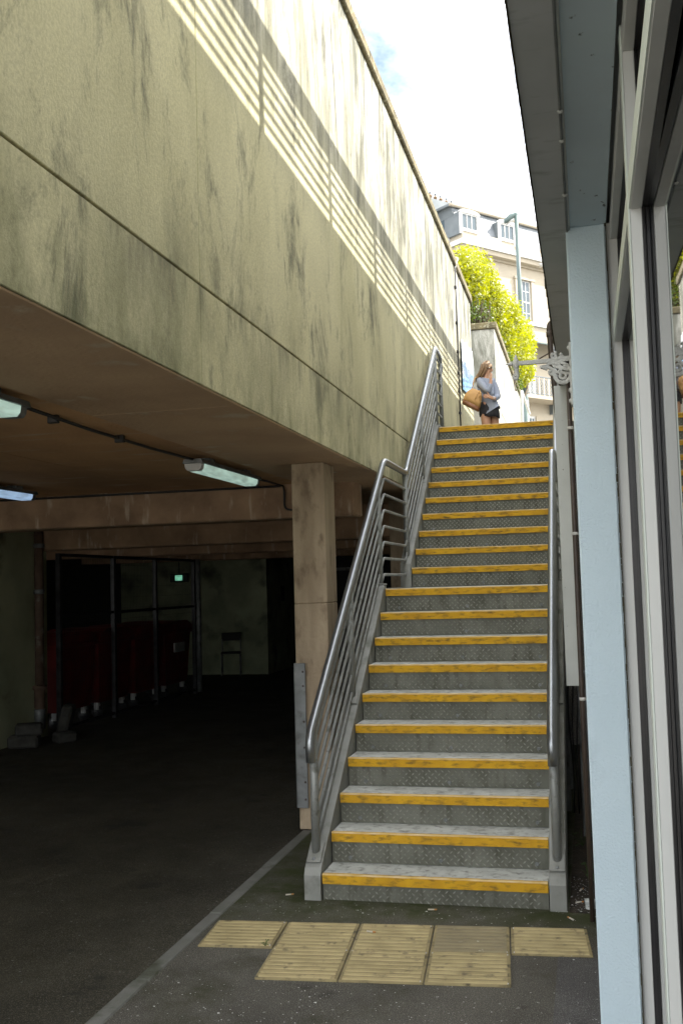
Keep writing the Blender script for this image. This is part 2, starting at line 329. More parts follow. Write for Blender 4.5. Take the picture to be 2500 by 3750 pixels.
# ================================================================== SETTING
WX = -1.34                       # face of the long wall
UP = 3.36                        # level of the street at the head of the stairs
struct(MB().box(-400, 400, -400, 900, -.5, -.09).build('ground', 'soil'))
struct(MB().box(-1.68, .62, -9, 5.6, -.3, 0).build('pavement', 'pavement'))
struct(MB().box(.62, 30, -9, 5.6, -.3, -.006).build('pavement', 'pavement')); 
struct(MB().box(-60, 60, -60, -9.0, -.3, .0).build('bounce_yard', 'bounce_yard'))  # unseen pale ground behind the camera, added to bounce light into the undercroft
struct(MB().box(-14, -1.76, -9, 20, -.3, -.022).build('road', 'road'))
struct(MB().box(.06, .62, -6, -.66, -.004, .004).build('repair_patch', 'patch'))
struct(MB().box(.1, .62, -.02, 5.5, -.004, .005).build('soil_strip', 'dirt'))
struct(MB().box(-1.04, 300, 5.36, 700, -.3, UP-.003).build('upper_pavement', 'upper'))
struct(MB().box(-300, -1.04, 27, 700, -.3, UP-.003).build('upper_road', 'upper'))
struct(MB().box(-2.2, -1.04, 10.6, 27, 2.95, UP-.006).build('upper_path', 'upper'))
struct(MB().box(-16, -2.0, 10.9, 27, 3.0, 6.55).build('terrace_bank', 'soil'))
k = MB().bbox(-.039, .039, 0, .905, -.2, .002, .008).mesh('kerb_stone')
kerb = struct(MB().box(-1.758, -1.682, -9.4, 1.45, -.32, -.1).build('kerb', 'kerb'))
for i in range(12): put('kerb_stone', k, 'kerb', kerb, (-1.72, -9.4+i*.91, random.uniform(-.003, .001)), (0, 0, random.uniform(-.004, .004)))

# ------------------------------------------------------------------ long wall on the left
lw = thing('concrete_wall', 'long streaked beige concrete wall above the dark opening', 'wall', (WX, 0, 2.6))
def lpart(name, mb, m): o = mb.build(name, m, lw); o.location = (-WX, 0, -2.6); return o
J = [-5.17, -1.335, 2.47, 6.28, 8.26, 10.25]
for a, b in zip(J[:-1], J[1:]):
    lpart('upper_panel', MB().bbox(WX-.30, WX, a+.0035, b-.0035, 3.061, 6.06, .003), 'wall')
    lpart('lower_panel', MB().bbox(WX-.28, WX, a+.001, b-.001, 2.606, 3.050, .003), 'wall')
lpart('joint_backing', MB().box(WX-.24, WX-.03, -5.1, 10.2, 2.66, 6.03), 'beam')
for i in range(14):
    a = -5.17+i*1.1043; lpart('coping_stone', MB().bbox(WX-.36, WX+.035, a+.004, a+1.1003, 6.062, 6.175+random.uniform(-.006, .006), .012), 'coping')
# second stretch of wall beyond the opening
w2 = thing('concrete_wall', 'grey concrete wall with lit side below the yellow hedge', 'wall', (WX, 14.9, UP))
def l2(name, mb, m): o = mb.build(name, m, w2); o.location = (-WX, -14.9, -UP); return o
for a, b in ((14.9, 18.6), (18.6, 21.4), (21.4, 23.7)): l2('wall_panel', MB().bbox(WX-.75, WX, a+.003, b-.003, UP-.3, 6.78, .01), 'wall2')
for i in range(7): l2('coping_stone', MB().bbox(WX-.8, WX+.05, 14.86+i*1.27, 14.86+i*1.27+1.264, 6.78, 6.91, .012), 'coping')
# cable conduit on the wall joint
cc = thing('wall_conduit', 'thin dark cable running down the wall joint beside the woman', 'cable', (WX+.02, 8.26, 6.0))
def l3(name, mb, m): o = mb.build(name, m, cc); o.location = (-(WX+.02), -8.26, -6.0); return o
l3('cable', MB().tube([(WX+.02, 8.26, 6.02), (WX+.02, 8.27, 5.2), (WX+.02, 8.25, 4.4), (WX+.02, 8.25, UP+.1)], .011, 6), 'black')
l3('cable_loop', MB().tube(fillet([(WX+.012, 8.26, 5.98), (WX+.03, 8.34, 6.12), (WX+.06, 8.40, 6.2), (WX-.05, 8.44, 6.24)], .08), .009, 6), 'white_plastic')
for z in (5.75, 5.25, 4.85, 4.55, 4.3, 4.0, 3.7): l3('clip', MB().bbox(WX, WX+.034, 8.225, 8.285, z-.018, z+.018, .004), 'black')
# banner
m, t, b = nodes('printed_banner')
z_ = axis(t, 2); y_ = axis(t, 1)
w_ = math_(t, 'ADD', z_, math_(t, 'MULTIPLY', y_, -.25))
wave = noise(t, 1.6, (1, .9, 1.6), detail=2)
c_ = mixc(t, ramp(t, math_(t, 'ADD', math_(t, 'MULTIPLY', math_(t, 'SUBTRACT', w_, 2.2), .9), math_(t, 'MULTIPLY', math_(t, 'SUBTRACT', wave, .5), .9)), .18, .34), (.12, .35, .62), (.66, .72, .76))
c_ = mixc(t, ramp(t, noise(t, 2.1, (1, .7, 1.4), detail=1), .56, .6), c_, (.42, .55, .60)); t.links.new(c_, b.inputs['Base Color']); b.inputs['Roughness'].default_value = .5
MT['banner'] = m
bn = MB(); n = 14; V = []; F = []
for i in range(n+1):
    for j in range(n+1):
        y = 8.66+1.5*i/n; z = 4.40+.1*(i/n)+(.72+.05*i/n)*j/n; sag = .012*math.sin(i*1.3)*math.sin(j*.5+.4)
        V.append((WX+.02+sag+.006, y, z))
m_ = n+1
for i in range(n):
    for j in range(n): F.append((i*m_+j, (i+1)*m_+j, (i+1)*m_+j+1, i*m_+j+1))
bn.add(V, F, True); V2 = [(x-.004, y, z) for x, y, z in V]; bn.add(V2, F, True)
tag(bn.build('banner', 'banner'), 'white and blue banner hung on the wall behind the woman', 'banner')
# wire strands along the coping
wp = []
for i in range(70): y = -1+i*.11; wp.append((WX-.17+.05*math.sin(i*1.1)+.03*math.sin(i*.37), y, 6.26+.06*math.sin(i*.63)+.05*math.sin(i*1.7)))
wr = thing('barbed_wire', 'loose rusty wire strands along the coping of the long wall', 'wire', (WX-.17, -1, 6.17))
o = MB().tube(wp, .003, 4).build('strand', 'twig', wr); o.location = (-(WX-.17), 1, -6.17)
for y in (-.9, 1.2, 3.2, 5.2, 6.5):
    o = MB().tube([(WX-.17, y, 6.15), (WX-.17, y, 6.34)], .006, 5).build('stake', 'twig', wr); o.location = (-(WX-.17), 1, -6.17)

# ------------------------------------------------------------------ undercroft
ceil = struct(MB().box(-13, WX-.3, -5.17, 20, 2.66, 2.95).build('ceiling', 'ceiling'))
xs = [-13, -10.5, -8.0, -6.9, -5.7, -4.5, -3.3, -2.12]; ys = [-5.17, -3.9, -1.45, 1.05, 3.02, 5.5, 8, 10.5, 13, 15.5, 18]
for i in range(len(xs)-1):
    for j in range(len(ys)-1):
        o = MB().bbox(xs[i]+.002, xs[i+1]-.002, ys[j]+.002, ys[j+1]-.002, 2.606+random.uniform(0, .003), 2.663, .003).build('soffit_panel', 'ceiling', ceil)
for j in range(len(ys)-1): MB().bbox(-2.118, WX-.006, ys[j]+(.6 if j else 0), ys[j+1]+.597, 2.595, 2.605, .002).build('edge_panel', 'ceiling_edge', ceil)
def beam(y, z, x0, x1, label, th=.32):
    o = tag(MB().bbox(x0, x1, y, y+th, z, 2.66, .015).build('concrete_beam', 'beam'), label, 'beam', 'beams across the undercroft'); return o
beam(3.04, 2.305, -6.2, -1.66, 'brown stained concrete beam just behind the ceiling lamp')
beam(5.6, 2.22, -9, -1.66, 'second concrete beam, dim, behind the first beam')
beam(8.7, 2.22, -9, -1.66, 'third concrete beam, deep in the dark undercroft')
beam(12.0, 2.22, -9, -1.66, 'farthest concrete beam before the pale corner wall')
cm = MB().bbox(-.122, .122, 0, .30, 0, 1.585, .006).mesh('column_lower'); cm2 = MB().bbox(-.1215, .1215, .0005, .2995, 1.586, 2.594, .006).mesh('column_upper')
for x, y, lb in ((-1.659, 1.535, 'brown board-marked concrete column beside the stair railing'), (-1.66, 5.25, 'brown concrete column seen through the landing rails'), (-1.66, 9.0, 'concrete column farthest back in the undercroft')):
    c = thing('concrete_column', lb, 'column', (x, y, 0), 'columns under the wall'); put('lower_lift', cm, 'concrete', c, (0, 0, 0)); put('upper_lift', cm2, 'concrete', c, (0, 0, 0))
g = thing('corner_guard', 'galvanised steel angle bolted on the column corner', 'corner guard', (-1.782, 1.5, .155))
MB().bbox(0, .078, 0, .006, 0, 1.01, .002).build('front_flange', 'galv_dull', g); MB().bbox(-.006, 0, .0, .08, 0, 1.01, .002).build('side_flange', 'galv_dull', g)
for z in (.06, .18, .42, .6, .85, .95): MB().lathe([(0, .004), (.006, .003), (.008, 0)], (.06, 0, z), 8, Vector((0, -1, 0))).build('bolt', 'cast', g)
# left and far walls
struct(MB().box(-6.5, -6.2, -5.17, 5.85, -.1, 2.604).build('wall_left', 'green_wall'))
struct(MB().box(-6.9, -6.5, 5.55, 5.85, -.1, 2.604).build('wall_return', 'green_wall'))
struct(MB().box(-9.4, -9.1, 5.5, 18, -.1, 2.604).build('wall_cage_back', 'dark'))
struct(MB().box(-9.1, -5.95, 13.9, 14.2, -.1, 2.604).build('wall_corner', 'green_shaded'))
struct(MB().box(-6.25, -5.951, 14.2, 18, -.1, 2.604).build('wall_passage', 'green_shaded'))
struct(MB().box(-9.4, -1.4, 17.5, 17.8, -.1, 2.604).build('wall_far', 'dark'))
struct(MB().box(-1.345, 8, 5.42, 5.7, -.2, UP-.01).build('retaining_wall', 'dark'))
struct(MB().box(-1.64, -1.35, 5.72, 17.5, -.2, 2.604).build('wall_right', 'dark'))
d = thing('dark_door', 'dark door at the end of the passage', 'door', (-5.4, 17.44, 0))
MB().bbox(-.42, .42, -.02, .03, .02, 2.02, .004).build('leaf', 'dark', d); MB().box(-.5, -.42, -.04, .04, 0, 2.1).build('frame', 'galv_dull', d); MB().box(.42, .5, -.04, .04, 0, 2.1).build('frame', 'galv_dull', d); MB().box(-.42, .42, -.04, .04, 2.03, 2.1).build('frame', 'galv_dull', d)
MB().tube([(.3, -.05, 1.0), (.3, -.05, 1.25)], .012, 6).build('handle', 'galv', d)
s = thing('exit_sign', 'small glowing green sign deep in the undercroft', 'sign', (-7.2, 12.4, 1.92)); MB().bbox(-.18, .18, .02, .07, -.08, .08, .006).build('housing', 'dark', s); MB().bbox(-.07, .07, .0, .02, -.05, .05, .004).build('diffuser', 'sign', s); MB().tube([(0, .04, .08), (0, .04, .69)], .012, 6).build('hanger', 'dark', s)
nb = thing('notice_board', 'small dark notice on the pale green passage wall', 'notice', (-5.94, 14.8, 1.4)); MB().bbox(-.004, .012, 0, .25, 0, .32, .003).build('board', 'dark', nb)
# downpipe by the left wall
dp = thing('downpipe', 'rusty brown downpipe against the pale green wall', 'pipe', (-6.13, 5.55, 0))
MB().tube([(0, 0, .62), (0, 0, 2.58)], .055, 12).build('pipe', 'rustpipe', dp); MB().lathe([(.062, .34), (.066, .36), (.066, .56), (.085, .57), (.085, .61), (.06, .615)], (0, 0, 0)).build('socket', 'rustpipe', dp)
MB().lathe([(.06, .1), (.066, .12), (.066, .33)], (0, 0, 0)).build('lower_pipe', 'galv_dull', dp)
for z in (2.25, 1.7): MB().lathe([(.055, z), (.066, z+.005), (.066, z+.05), (.055, z+.055)], (0, 0, 0)).build('bracket', 'galv_dull', dp)
for i, (x, y, w, h, rz) in enumerate(((-5.98, 4.95, .34, .14, .3), (-5.92, 4.95, .3, .13, .5), (-5.7, 5.35, .24, .12, .9), (-5.85, 5.55, .13, .42, .2))):
    o = MB().bbox(-w/2, w/2, -.1, .1, 0, h, .025).build('concrete_block', 'rubble'); o.location = (x, y, -.02 if i != 1 else .12); o.rotation_euler = (0, .25 if i == 3 else 0, rz)
    tag(o, ('lower grey rubble block at the foot of the left wall', 'grey rubble block stacked on top of another by the left wall', 'small broken block in front of the downpipe', 'narrow broken block leaning by the downpipe')[i], 'block', 'rubble by the downpipe')
# mesh cage with red bins
cg = thing('mesh_cage', 'dark steel mesh cage holding red bins', 'cage', (-6.12, 6.0, 0))
for y in (0, 1.5, 2.9, 4.45): MB().bbox(-.03, .03, y-.03, y+.03, -.02, 2.2, .004).build('post', 'cage_steel', cg)
for z in (.04, 1.42, 2.18):
    for a, b in ((.03, 1.47), (1.53, 2.87), (2.93, 4.42)): MB().bbox(-.02, .02, a, b, z-.02, z+.02, .003).build('rail', 'cage_steel', cg)
w = MB()
for i in range(88): w.tube([(0, .04+i*.05, .05), (0, .04+i*.05, 2.17)], .0016, 3, False)
for i in range(14): w.tube([(.003, .03, .12+i*.15), (.003, 4.42, .12+i*.15)], .0016, 3, False)
stuff(w.build('wire_mesh', 'cage_steel', cg))
MB().tube([(.06, 4.5, .0), (.06, 4.5, 2.2)], .045, 10).build('corner_post', 'galv_dull', cg)
def make_bin(y, lb):
    b = thing('wheeled_bin', lb, 'bin', (-6.62, y, 0), 'red bins in the cage')
    MB().add([(-.36,-.44,.2),(.36,-.44,.2),(.36,.44,.2),(-.36,.44,.2),(-.42,-.52,1.0),(.40,-.52,1.0),(.40,.52,1.0),(-.42,.52,1.0)], [(0,3,2,1),(4,5,6,7),(0,1,5,4),(1,2,6,5),(2,3,7,6),(3,0,4,7)]).build('body', 'red', b)
    MB().bbox(-.45, .44, -.55, .55, 1.0, 1.06, .01).build('rim', 'red', b)
    MB().prism([(-.54,1.06),(.54,1.06),(.5,1.14),(.3,1.2),(-.3,1.2),(-.5,1.14)], .86, None, 'X', -.43).build('lid', 'red', b)
    MB().bbox(.40, .43, -.2, .2, .7, .85, .004).build('label_plate', 'white_plastic', b) if y > 9 else None
    for sx in (-.3, .3):
        for sy in (-.38, .38):
            q = MB().lathe([(.0, -.02), (.08, -.02), (.085, 0), (.08, .02), (0, .02)], (sx, sy, .075), 12, Vector((0, 1, 0))).build('wheel', 'black', b)
            MB().bbox(sx-.035, sx+.035, sy-.03, sy+.03, .1, .21, .006).build('caster_fork', 'white_plastic', q)
for y, lb in ((6.62, 'red wheeled bin nearest the downpipe'), (7.75, 'red wheeled bin second from the downpipe'), (8.9, 'red wheeled bin third from the downpipe'), (10.0, 'red wheeled bin at the far end of the cage')): make_bin(y, lb)
# folding chair leaning at the corner wall
ch = thing('chair', 'dim chair standing against the pale corner wall', 'chair', (-6.6, 13.55, 0), rz=.3)
MB().bbox(-.19, .19, -.2, .18, .42, .45, .006).build('seat', 'dark', ch); MB().bbox(-.19, .19, .2, .22, .66, .82, .004).build('backrest', 'dark', ch)
for sx in (-.18, .18):
    MB().tube([(sx, -.2, 0), (sx, -.18, .44)], .012, 6).build('leg', 'galv_dull', ch); MB().tube([(sx, .24, 0), (sx, .19, .45), (sx, .22, .82)], .012, 6).build('leg', 'galv_dull', ch)
# ceiling lamps
def lamp(loc, mt, lb, L=1.27):
    l = thing('ceiling_lamp', lb, 'lamp', loc, 'strip lamps on the undercroft ceiling')
    MB().prism([(-.062, 0), (-.072, -.028), (.072, -.028), (.062, 0)], L, None, 'Y', 0).build('housing', 'galv_dull', l)
    pr = [(-.062, -.03), (-.058, -.06), (-.042, -.078), (.042, -.078), (.058, -.06), (.062, -.03)]
    MB().prism(pr, L-.13, None, 'Y', .06).build('diffuser', mt, l)
    MB().prism([(a*.985, b*.985) for a, b in pr], .05, None, 'Y', .009).build('end_cap', 'white_plastic', l); MB().prism([(a*.985, b*.985) for a, b in pr], .05, None, 'Y', L-.068).build('end_cap', 'galv_dull', l)
    for y in (.2, L-.3): MB().box(-.045, .045, y, y+.1, 0, .028).build('bracket', 'galv_dull', l)
    for y in (.15, .4, .65, .9, 1.12): MB().bbox(-.077, -.0715, y, y+.025, -.042, -.016, .001).build('clip', 'galv', l)
lamp((-2.26, .84, 2.578), 'tube_green', 'pale green strip lamp on the ceiling nearest the column')
lamp((-2.21, -2.66, 2.578), 'tube_green', 'pale strip lamp cut by the left edge of the picture')
lamp((-4.33, 1.05, 2.578), 'tube_blue', 'bluish strip lamp farther left on the ceiling')
cn = thing('ceiling_conduit', 'dark cable conduit linking the ceiling lamps', 'conduit', (-2.33, -1.3, 2.58))
def l4(name, mb, m): o = mb.build(name, m, cn); o.location = (2.33, 1.3, -2.58); return o
l4('conduit', MB().tube([(-2.22, -1.41, 2.575), (-2.31, -.5, 2.588), (-2.32, .3, 2.588), (-2.26, .86, 2.575)], .0095, 7), 'black')
l4('conduit', MB().tube(fillet([(-2.26, 2.10, 2.57), (-2.29, 2.6, 2.588), (-2.28, 3.015, 2.585), (-2.28, 3.018, 2.38), (-2.0, 3.018, 2.36)], .05), .009, 7), 'black')
l4('conduit', MB().tube([(-6.1, 2.98, 2.585), (-2.3, 2.985, 2.585)], .010, 6), 'black')
for y in (-.9, -.15): l4('saddle', MB().bbox(-2.34, -2.285, y, y+.03, 2.565, 2.606, .003), 'black')
p2 = tag(MB().tube(fillet([(-6.15, 2.9, 2.5), (-6.0, 2.95, 2.5), (-6.0, 2.95, 2.2), (-5.5, 2.96, 2.2)], .06), .02, 8).build('wall_pipe', 'black'), 'dark bent pipe below the bluish strip lamp', 'pipe')

# ================================================================== STAIRCASE
RISE, G, LAND, W, Z1 = .17, .2273, 1.2156, 1.2174, .14
YN = [i*G if i < 10 else 9*G+LAND+(i-10)*G for i in range(20)]; ZN = [Z1+i*RISE for i in range(20)]
SL = RISE/G
st = thing('staircase', 'steel staircase with yellow step edges and chequer plate risers', 'staircase', (0, 0, 0))
# shared meshes, local origin at the right end of the nosing's top edge
X0, X1 = -W+.004, -.004
tread = MB().box(X0, X1, .028, G+.02, -.035, -.001).mesh('tread')
landing = MB().box(X0, X1, .028, LAND+.02, -.035, -.001).mesh('landing')
topt = MB().box(X0, X1, .028, .10, -.035, -.001).mesh('top_tread')
nos = MB().prism([(0, -.053), (0, -.004), (.004, 0), (.028, 0), (.028, -.006), (.006, -.006), (.006, -.053)], X1-X0, None, 'X', X0).mesh('nosing')
nose_edge = MB().prism([(-.0008, -.007), (-.0008, -.003), (.003, .0012), (.013, .0012), (.013, -.003), (.006, -.007)], X1-X0, None, 'X', X0).mesh('worn_edge')
ris = MB().box(X0, X1, .014, .02, -RISE+.001, -.036).mesh('riser')
def lozenges(h0, h1):
    b = MB(); px, pz_ = .040, .0195
    nx = int((X1-X0-.03)/px); nz = int((h1-h0-.004)/pz_)
    for j in range(nz):
        for i in range(nx):
            x = X0+.018+i*px+(.02 if j % 2 else 0); z = h0+.012+j*pz_; a = R(45 if j % 2 else -45); L, w_, h = .0120, .0042, .0034
            c, s_ = math.cos(a), math.sin(a)
            P = [(-L, 0, 0), (0, -w_, 0), (L, 0, 0), (0, w_, 0), (-L*.5, 0, h), (L*.5, 0, h)]
            b.add([(x+q[0]*c-q[1]*s_, .0138-q[2], z+q[0]*s_+q[1]*c) for q in P], [(0, 1, 5, 4), (1, 2, 5), (2, 3, 4, 5), (3, 0, 4)])
    return b.mesh('raised_pattern')
loz = lozenges(-RISE+.004, -.054); loz1 = lozenges(-.145, -.054)
scr = MB().lathe([(0, .0022), (.004, .002), (.0045, .003), (.0105, .0028), (.012, 0)], (0, 0, 0), 12, Vector((0, -1, 0))).mesh('screw')
for i in range(20):
    y, z = YN[i], ZN[i]
    tr = put('landing' if i == 9 else 'tread', landing if i == 9 else topt if i == 19 else tread, 'grit', st, (0, y, z))
    nq = put('nosing', nos, 'yellow', tr, (0, 0, 0)); put('worn_edge', nose_edge, 'worn_edge', nq, (0, 0, 0)) if False else put('worn_edge', nose_edge, 'worn_edge', tr, (0, 0, 0))
    rs = put('riser', ris if i else MB().box(X0, X1, .014, .02, -.15, -.036).mesh('riser'), 'chequer', st, (0, y, z))
    stuff(put('raised_pattern', loz if i else loz1, 'chequer_raised', rs, (0, 0, 0)))
    if i:
        for x in (-W+.11+random.uniform(-.01, .01), -W*.49+random.uniform(-.01, .01), -.07): put('screw', scr, 'galv_dull', rs, (x, .0125, -.142))
    b = MB().box(-.07, .07, 0, .035, .0, .02)
# stringers: follow the nosing line, level at the landing
def stringer(xa, xb):
    o = .028
    top = [(-.014, 0), (-.014, Z1-.005), (.012, Z1+.03), (YN[9]+.01, ZN[9]+o), (YN[9]+.06, ZN[9]+o), (YN[9]+.06, ZN[9]+.002), (YN[10]-.03, ZN[9]+.002), (YN[10]-.03, ZN[9]+.06), (YN[10], ZN[10]+.03), (YN[19]+.01, ZN[19]+o), (YN[19]+.07, ZN[19]+o)]
    bot = [(YN[19]+.07, ZN[19]-.22), (YN[19], ZN[19]-.25), (YN[10]+.1, ZN[9]-.20), (YN[9]+.15, ZN[9]-.22), (.22, .0)]
    # split in convex-ish pieces so that the faces stay clean
    fl = MB().prism([(-.014, 0), (.27, 0), (YN[9]+.06, ZN[9]-.24), (YN[9]+.06, ZN[9]+.028), (YN[9]-.005, ZN[9]+.028), (.008, Z1+.03), (-.014, Z1-.008)], xb-xa, None, 'X', xa)
    ld = MB().prism([(YN[9]+.062, ZN[9]-.24), (YN[10]-.032, ZN[9]-.24), (YN[10]-.032, ZN[9]+.004), (YN[9]+.062, ZN[9]+.004)], xb-xa-.004, None, 'X', xa+.002)
    ul = MB().prism([(YN[10]-.03, ZN[9]-.24), (YN[10]+.05, ZN[9]-.24), (YN[19]+.05, ZN[19]-.27), (YN[19]+.08, ZN[19]-.2), (YN[19]+.08, ZN[19]+.03), (YN[19]-.005, ZN[19]+.03), (YN[10]-.015, ZN[10]+.035), (YN[10]-.03, ZN[9]+.10)], xb-xa, None, 'X', xa)
    fl.build('stringer', 'stringer', st); ld.build('stringer', 'stringer', st); ul.build('stringer', 'stringer', st)
stringer(-1.312, -1.2195); stringer(.0022, .088)
for i in range(10, 20):
    pass
# two carrying posts under the landing, on the right-hand side
for y in (2.3, 3.1): MB().bbox(.012, .078, y, y+.06, 0, ZN[9]-.24, .004).build('support_post', 'galv_dull', st)

def railing(x, label, side):
    r = thing('stair_railing', label, 'railing', (x, .05, .2), 'railings of the stairs')
    def pt(name, mb, m): o = mb.build(name, m, r); o.location = (-x, -.05, -.2); return o
    ya, yb, zc = 2.40, 3.40, 2.685
    yl = ya-(zc-.93)/SL
    hp = fillet([(x, yl-.03, .735), (x, yl-.035, .885), (x, ya, zc), (x, yb, zc), (x, 5.56, zc+(5.56-yb)*SL), (x, 5.93, zc+(5.56-yb)*SL-.01), (x, 6.02, 4.12)], .085, 7)
    pt('handrail', MB().tube(hp, .0262, 14), 'galv_rail')
    for i in range(7):
        zb = 2.54-i*.1265; na = 2.378-i*.0202; nb = 3.377-i*.0238
        zs = zb-(na-.10)*SL; pts = []
        if zs > .22: pts = [(x, .10, zs)]
        else: pts = [(x, .10+(.22-zs)/SL*1.0, .24)]
        ye = 5.60-i*.02; ze = zb+(ye-nb)*SL
        pts += [(x, na, zb), (x, nb, zb), (x, ye, ze), (x, 5.93, ze-.01)]
        pt('bar', MB().tube(fillet(pts, .045, 4), .0115, 8), 'bar_steel')
    def post(y, zt):
        zb = Z1+y*SL+.03 if y < 2.1 else (Z1+9*RISE+.03 if y < 3.2 else ZN[10]+(y-YN[10])*SL+.03)
        if y > 5.4: zb = ZN[19]+.03
        po = pt('post', MB().tube([(x, y, zb-.01), (x, y, zt)], .0235, 12), 'bar_steel')
        ang = math.atan(SL) if (y < 2.1 or 3.2 < y < 5.35) else 0
        M_ = Matrix.Translation((x, y-.0, zb+.004)) @ Matrix.Rotation(ang, 4, 'X')
        bp = MB().bbox(-.041, .041, -.075, .06, -.004, .008, .003, M_).build('base_plate', 'stringer', po)
        MB().lathe([(0, .011), (.006, .0105), (.009, .008), (.009, 0)], M_ @ Vector((0, -.057, .004)), 10, M_.to_3x3() @ Vector((0, 0, 1))).build('bolt', 'galv_rail', po)
    post(.085, zc-(ya-.085)*SL-.01); post(1.08, zc-(ya-1.08)*SL-.02); post(2.12, zc-(ya-2.12)*SL-.03); post(3.36, zc-.01); post(4.4, zc+(4.4-yb)*SL-.02); post(5.5, zc+(5.5-yb)*SL-.02); post(5.95, 4.2)
railing(-1.268, 'left stair railing of galvanised bars under the streaked wall', -1)
railing(.045, 'right stair railing of galvanised bars beside the blue column', 1)

# ================================================================== TACTILE SLABS
ang = R(4.65); du = Vector((math.cos(ang), math.sin(ang), 0)); dv = Vector((math.sin(ang), -math.cos(ang), 0))
def slab(c, w, h, label, m, worn=1.0):
    t_ = thing('tactile_slab', label, 'paving slab', (c.x, c.y, .0), 'ribbed slabs before the stairs', ang)
    t_.rotation_euler = (random.uniform(-.003, .003), random.uniform(-.003, .003), ang)
    MB().bbox(0, w, -h, 0, -.01, .009, .003).build('plate', 'tactile_base', t_)
    rm = MB().prism([(-.0170, .0085), (.0170, .0085), (.0140, .0125), (.010, .0138), (-.010, .0138), (-.0140, .0125)], w-.03, None, 'X', .0).mesh('rib')
    n = 8
    for i in range(n): put('rib', rm, m, t_, (.015, -.024-i*(h-.048)/(n-1), random.uniform(-.0006, .0004)), None, (1, 1, 1))
    for q in ((.017, -.017), (w-.017, -.017), (w-.017, -h+.017), (.017, -h+.017)):
        if random.random() < .6: put('screw', MB().lathe([(0, .0125), (.006, .0115), (.008, .009)], (0, 0, 0), 8).mesh('screw'), 'white_plastic', t_, (q[0], q[1], 0))
o0 = Vector((-1.657, -.428, 0)); ws = .3625; hs = .36
for i, lb in enumerate(('buff ribbed slab at the kerb end of the row', 'buff ribbed slab touching the stairs side, second from the kerb', 'buff ribbed slab with a cigarette butt on it', 'dull worn slab with white paint scrape', 'buff ribbed slab nearest the blue column')):
    slab(o0+du*(i*(ws+.0085)), ws+.002, hs, lb, 'tactile_dull' if i == 3 else 'tactile')
for i, lb in ((1, 'leftmost ribbed slab of the front row'), (2, 'middle ribbed slab of the front row'), (3, 'rightmost ribbed slab of the front row')):
    slab(o0+du*(i*(ws+.0085))+dv*(hs+.004), ws+.004, hs+.01, lb, 'tactile')
# litter
def butt(x, y, a, z, lb, L=.032):
    b = thing('cigarette_butt', lb, 'cigarette butt', (x, y, z), 'cigarette butts on the ground', a)
    MB().tube([(0, 0, .0045), (L, 0, .0045)], .0042, 7).build('paper', 'butt', b); MB().tube([(L, 0, .0045), (L+.014, 0, .0045)], .0043, 7).build('filter', 'butt_tip', b)
for x, y, a, z, lb in ((-.86, -.50, -.2, .0135, 'white cigarette butt lying on the ribbed slab'), (-.62, -.10, .1, .004, 'orange-tipped butt on the moss before the bottom step'), (.13, .12, .5, .006, 'butt on the soil right of the stair foot'), (.15, .33, 1.2, .006, 'butt farther back on the soil beside the stairs'), (.12, -.14, 2.2, .0, 'butt near the right stair foot'), (-1.44, .05, .4, 0, 'butt on the pavement left of the stairs')): butt(x, y, a, z, lb)
sp = MB()
for i in range(1500):
    x = random.uniform(-1.66, .3); y = random.uniform(-2.6, .0) if i < 1400 else random.uniform(-.1, .6); x = x if i < 1400 else random.uniform(.1, .24)
    if -1.66 < x < .22 and -1.15 < y < -.26 and i % 5: continue
    r_ = random.uniform(.0015, .005) * (1.8 if random.random() < .06 else 1); a = random.random()*6
    sp.add([(x+r_*math.cos(a+k*2.1), y+r_*.8*math.sin(a+k*2.1), .0012 if x < .06 else .0055) for k in range(3)] + [(x, y, .0012+r_*.4 if x < .06 else .0055+r_*.4)], [(0, 1, 3), (1, 2, 3), (2, 0, 3)])
o = stuff(sp.build('grit', 'white_plastic')); o['label'] = 'pale grit and chips scattered over the pavement'; o['category'] = 'grit'
cp = thing('pipe_stub', 'short grey plastic pipe stub on the ground by the blue column', 'pipe', (.205, .05, 0)); MB().lathe([(.0, .05), (.024, .05), (.026, .048), (.026, 0)], (0, 0, 0), 14).build('stub', 'panel', cp); MB().lathe([(.026, .03), (.029, .031), (.029, .049), (.026, .05)], (0, 0, 0), 14).build('collar', 'panel', cp)
def weed(x, y, lb, n=12, s=1):
    w_ = thing('weed', lb, 'weed', (x, y, .005), 'weeds beside the stairs'); lf = MB(); stm = MB()
    for i in range(n):
        a = random.random()*6.28; l_ = random.uniform(.04, .1)*s; h = random.uniform(.03, .13)*s; e = Vector((math.cos(a)*l_, math.sin(a)*l_, h)); stm.tube([(0, 0, 0), e*.6+Vector((0, 0, h*.3)), e], .0015, 4)
        d_ = Vector((-math.sin(a), math.cos(a), .2)).normalized()*.016*s; f_ = Vector((math.cos(a), math.sin(a), -.2))*.03*s
        lf.add([e, e+f_*.5+d_, e+f_*1.2, e+f_*.5-d_], [(0, 1, 2, 3)])
    lf.build('leaves', 'weed', w_); stm.build('stems', 'weed', w_)
weed(.2, .55, 'small green weed at the foot of the blue column side'); weed(.16, 1.3, 'small weed deeper beside the stair stringer', 9, .9); weed(-1.30, -.75, 'tiny weed in the gap beside the ribbed slabs', 7, .25)

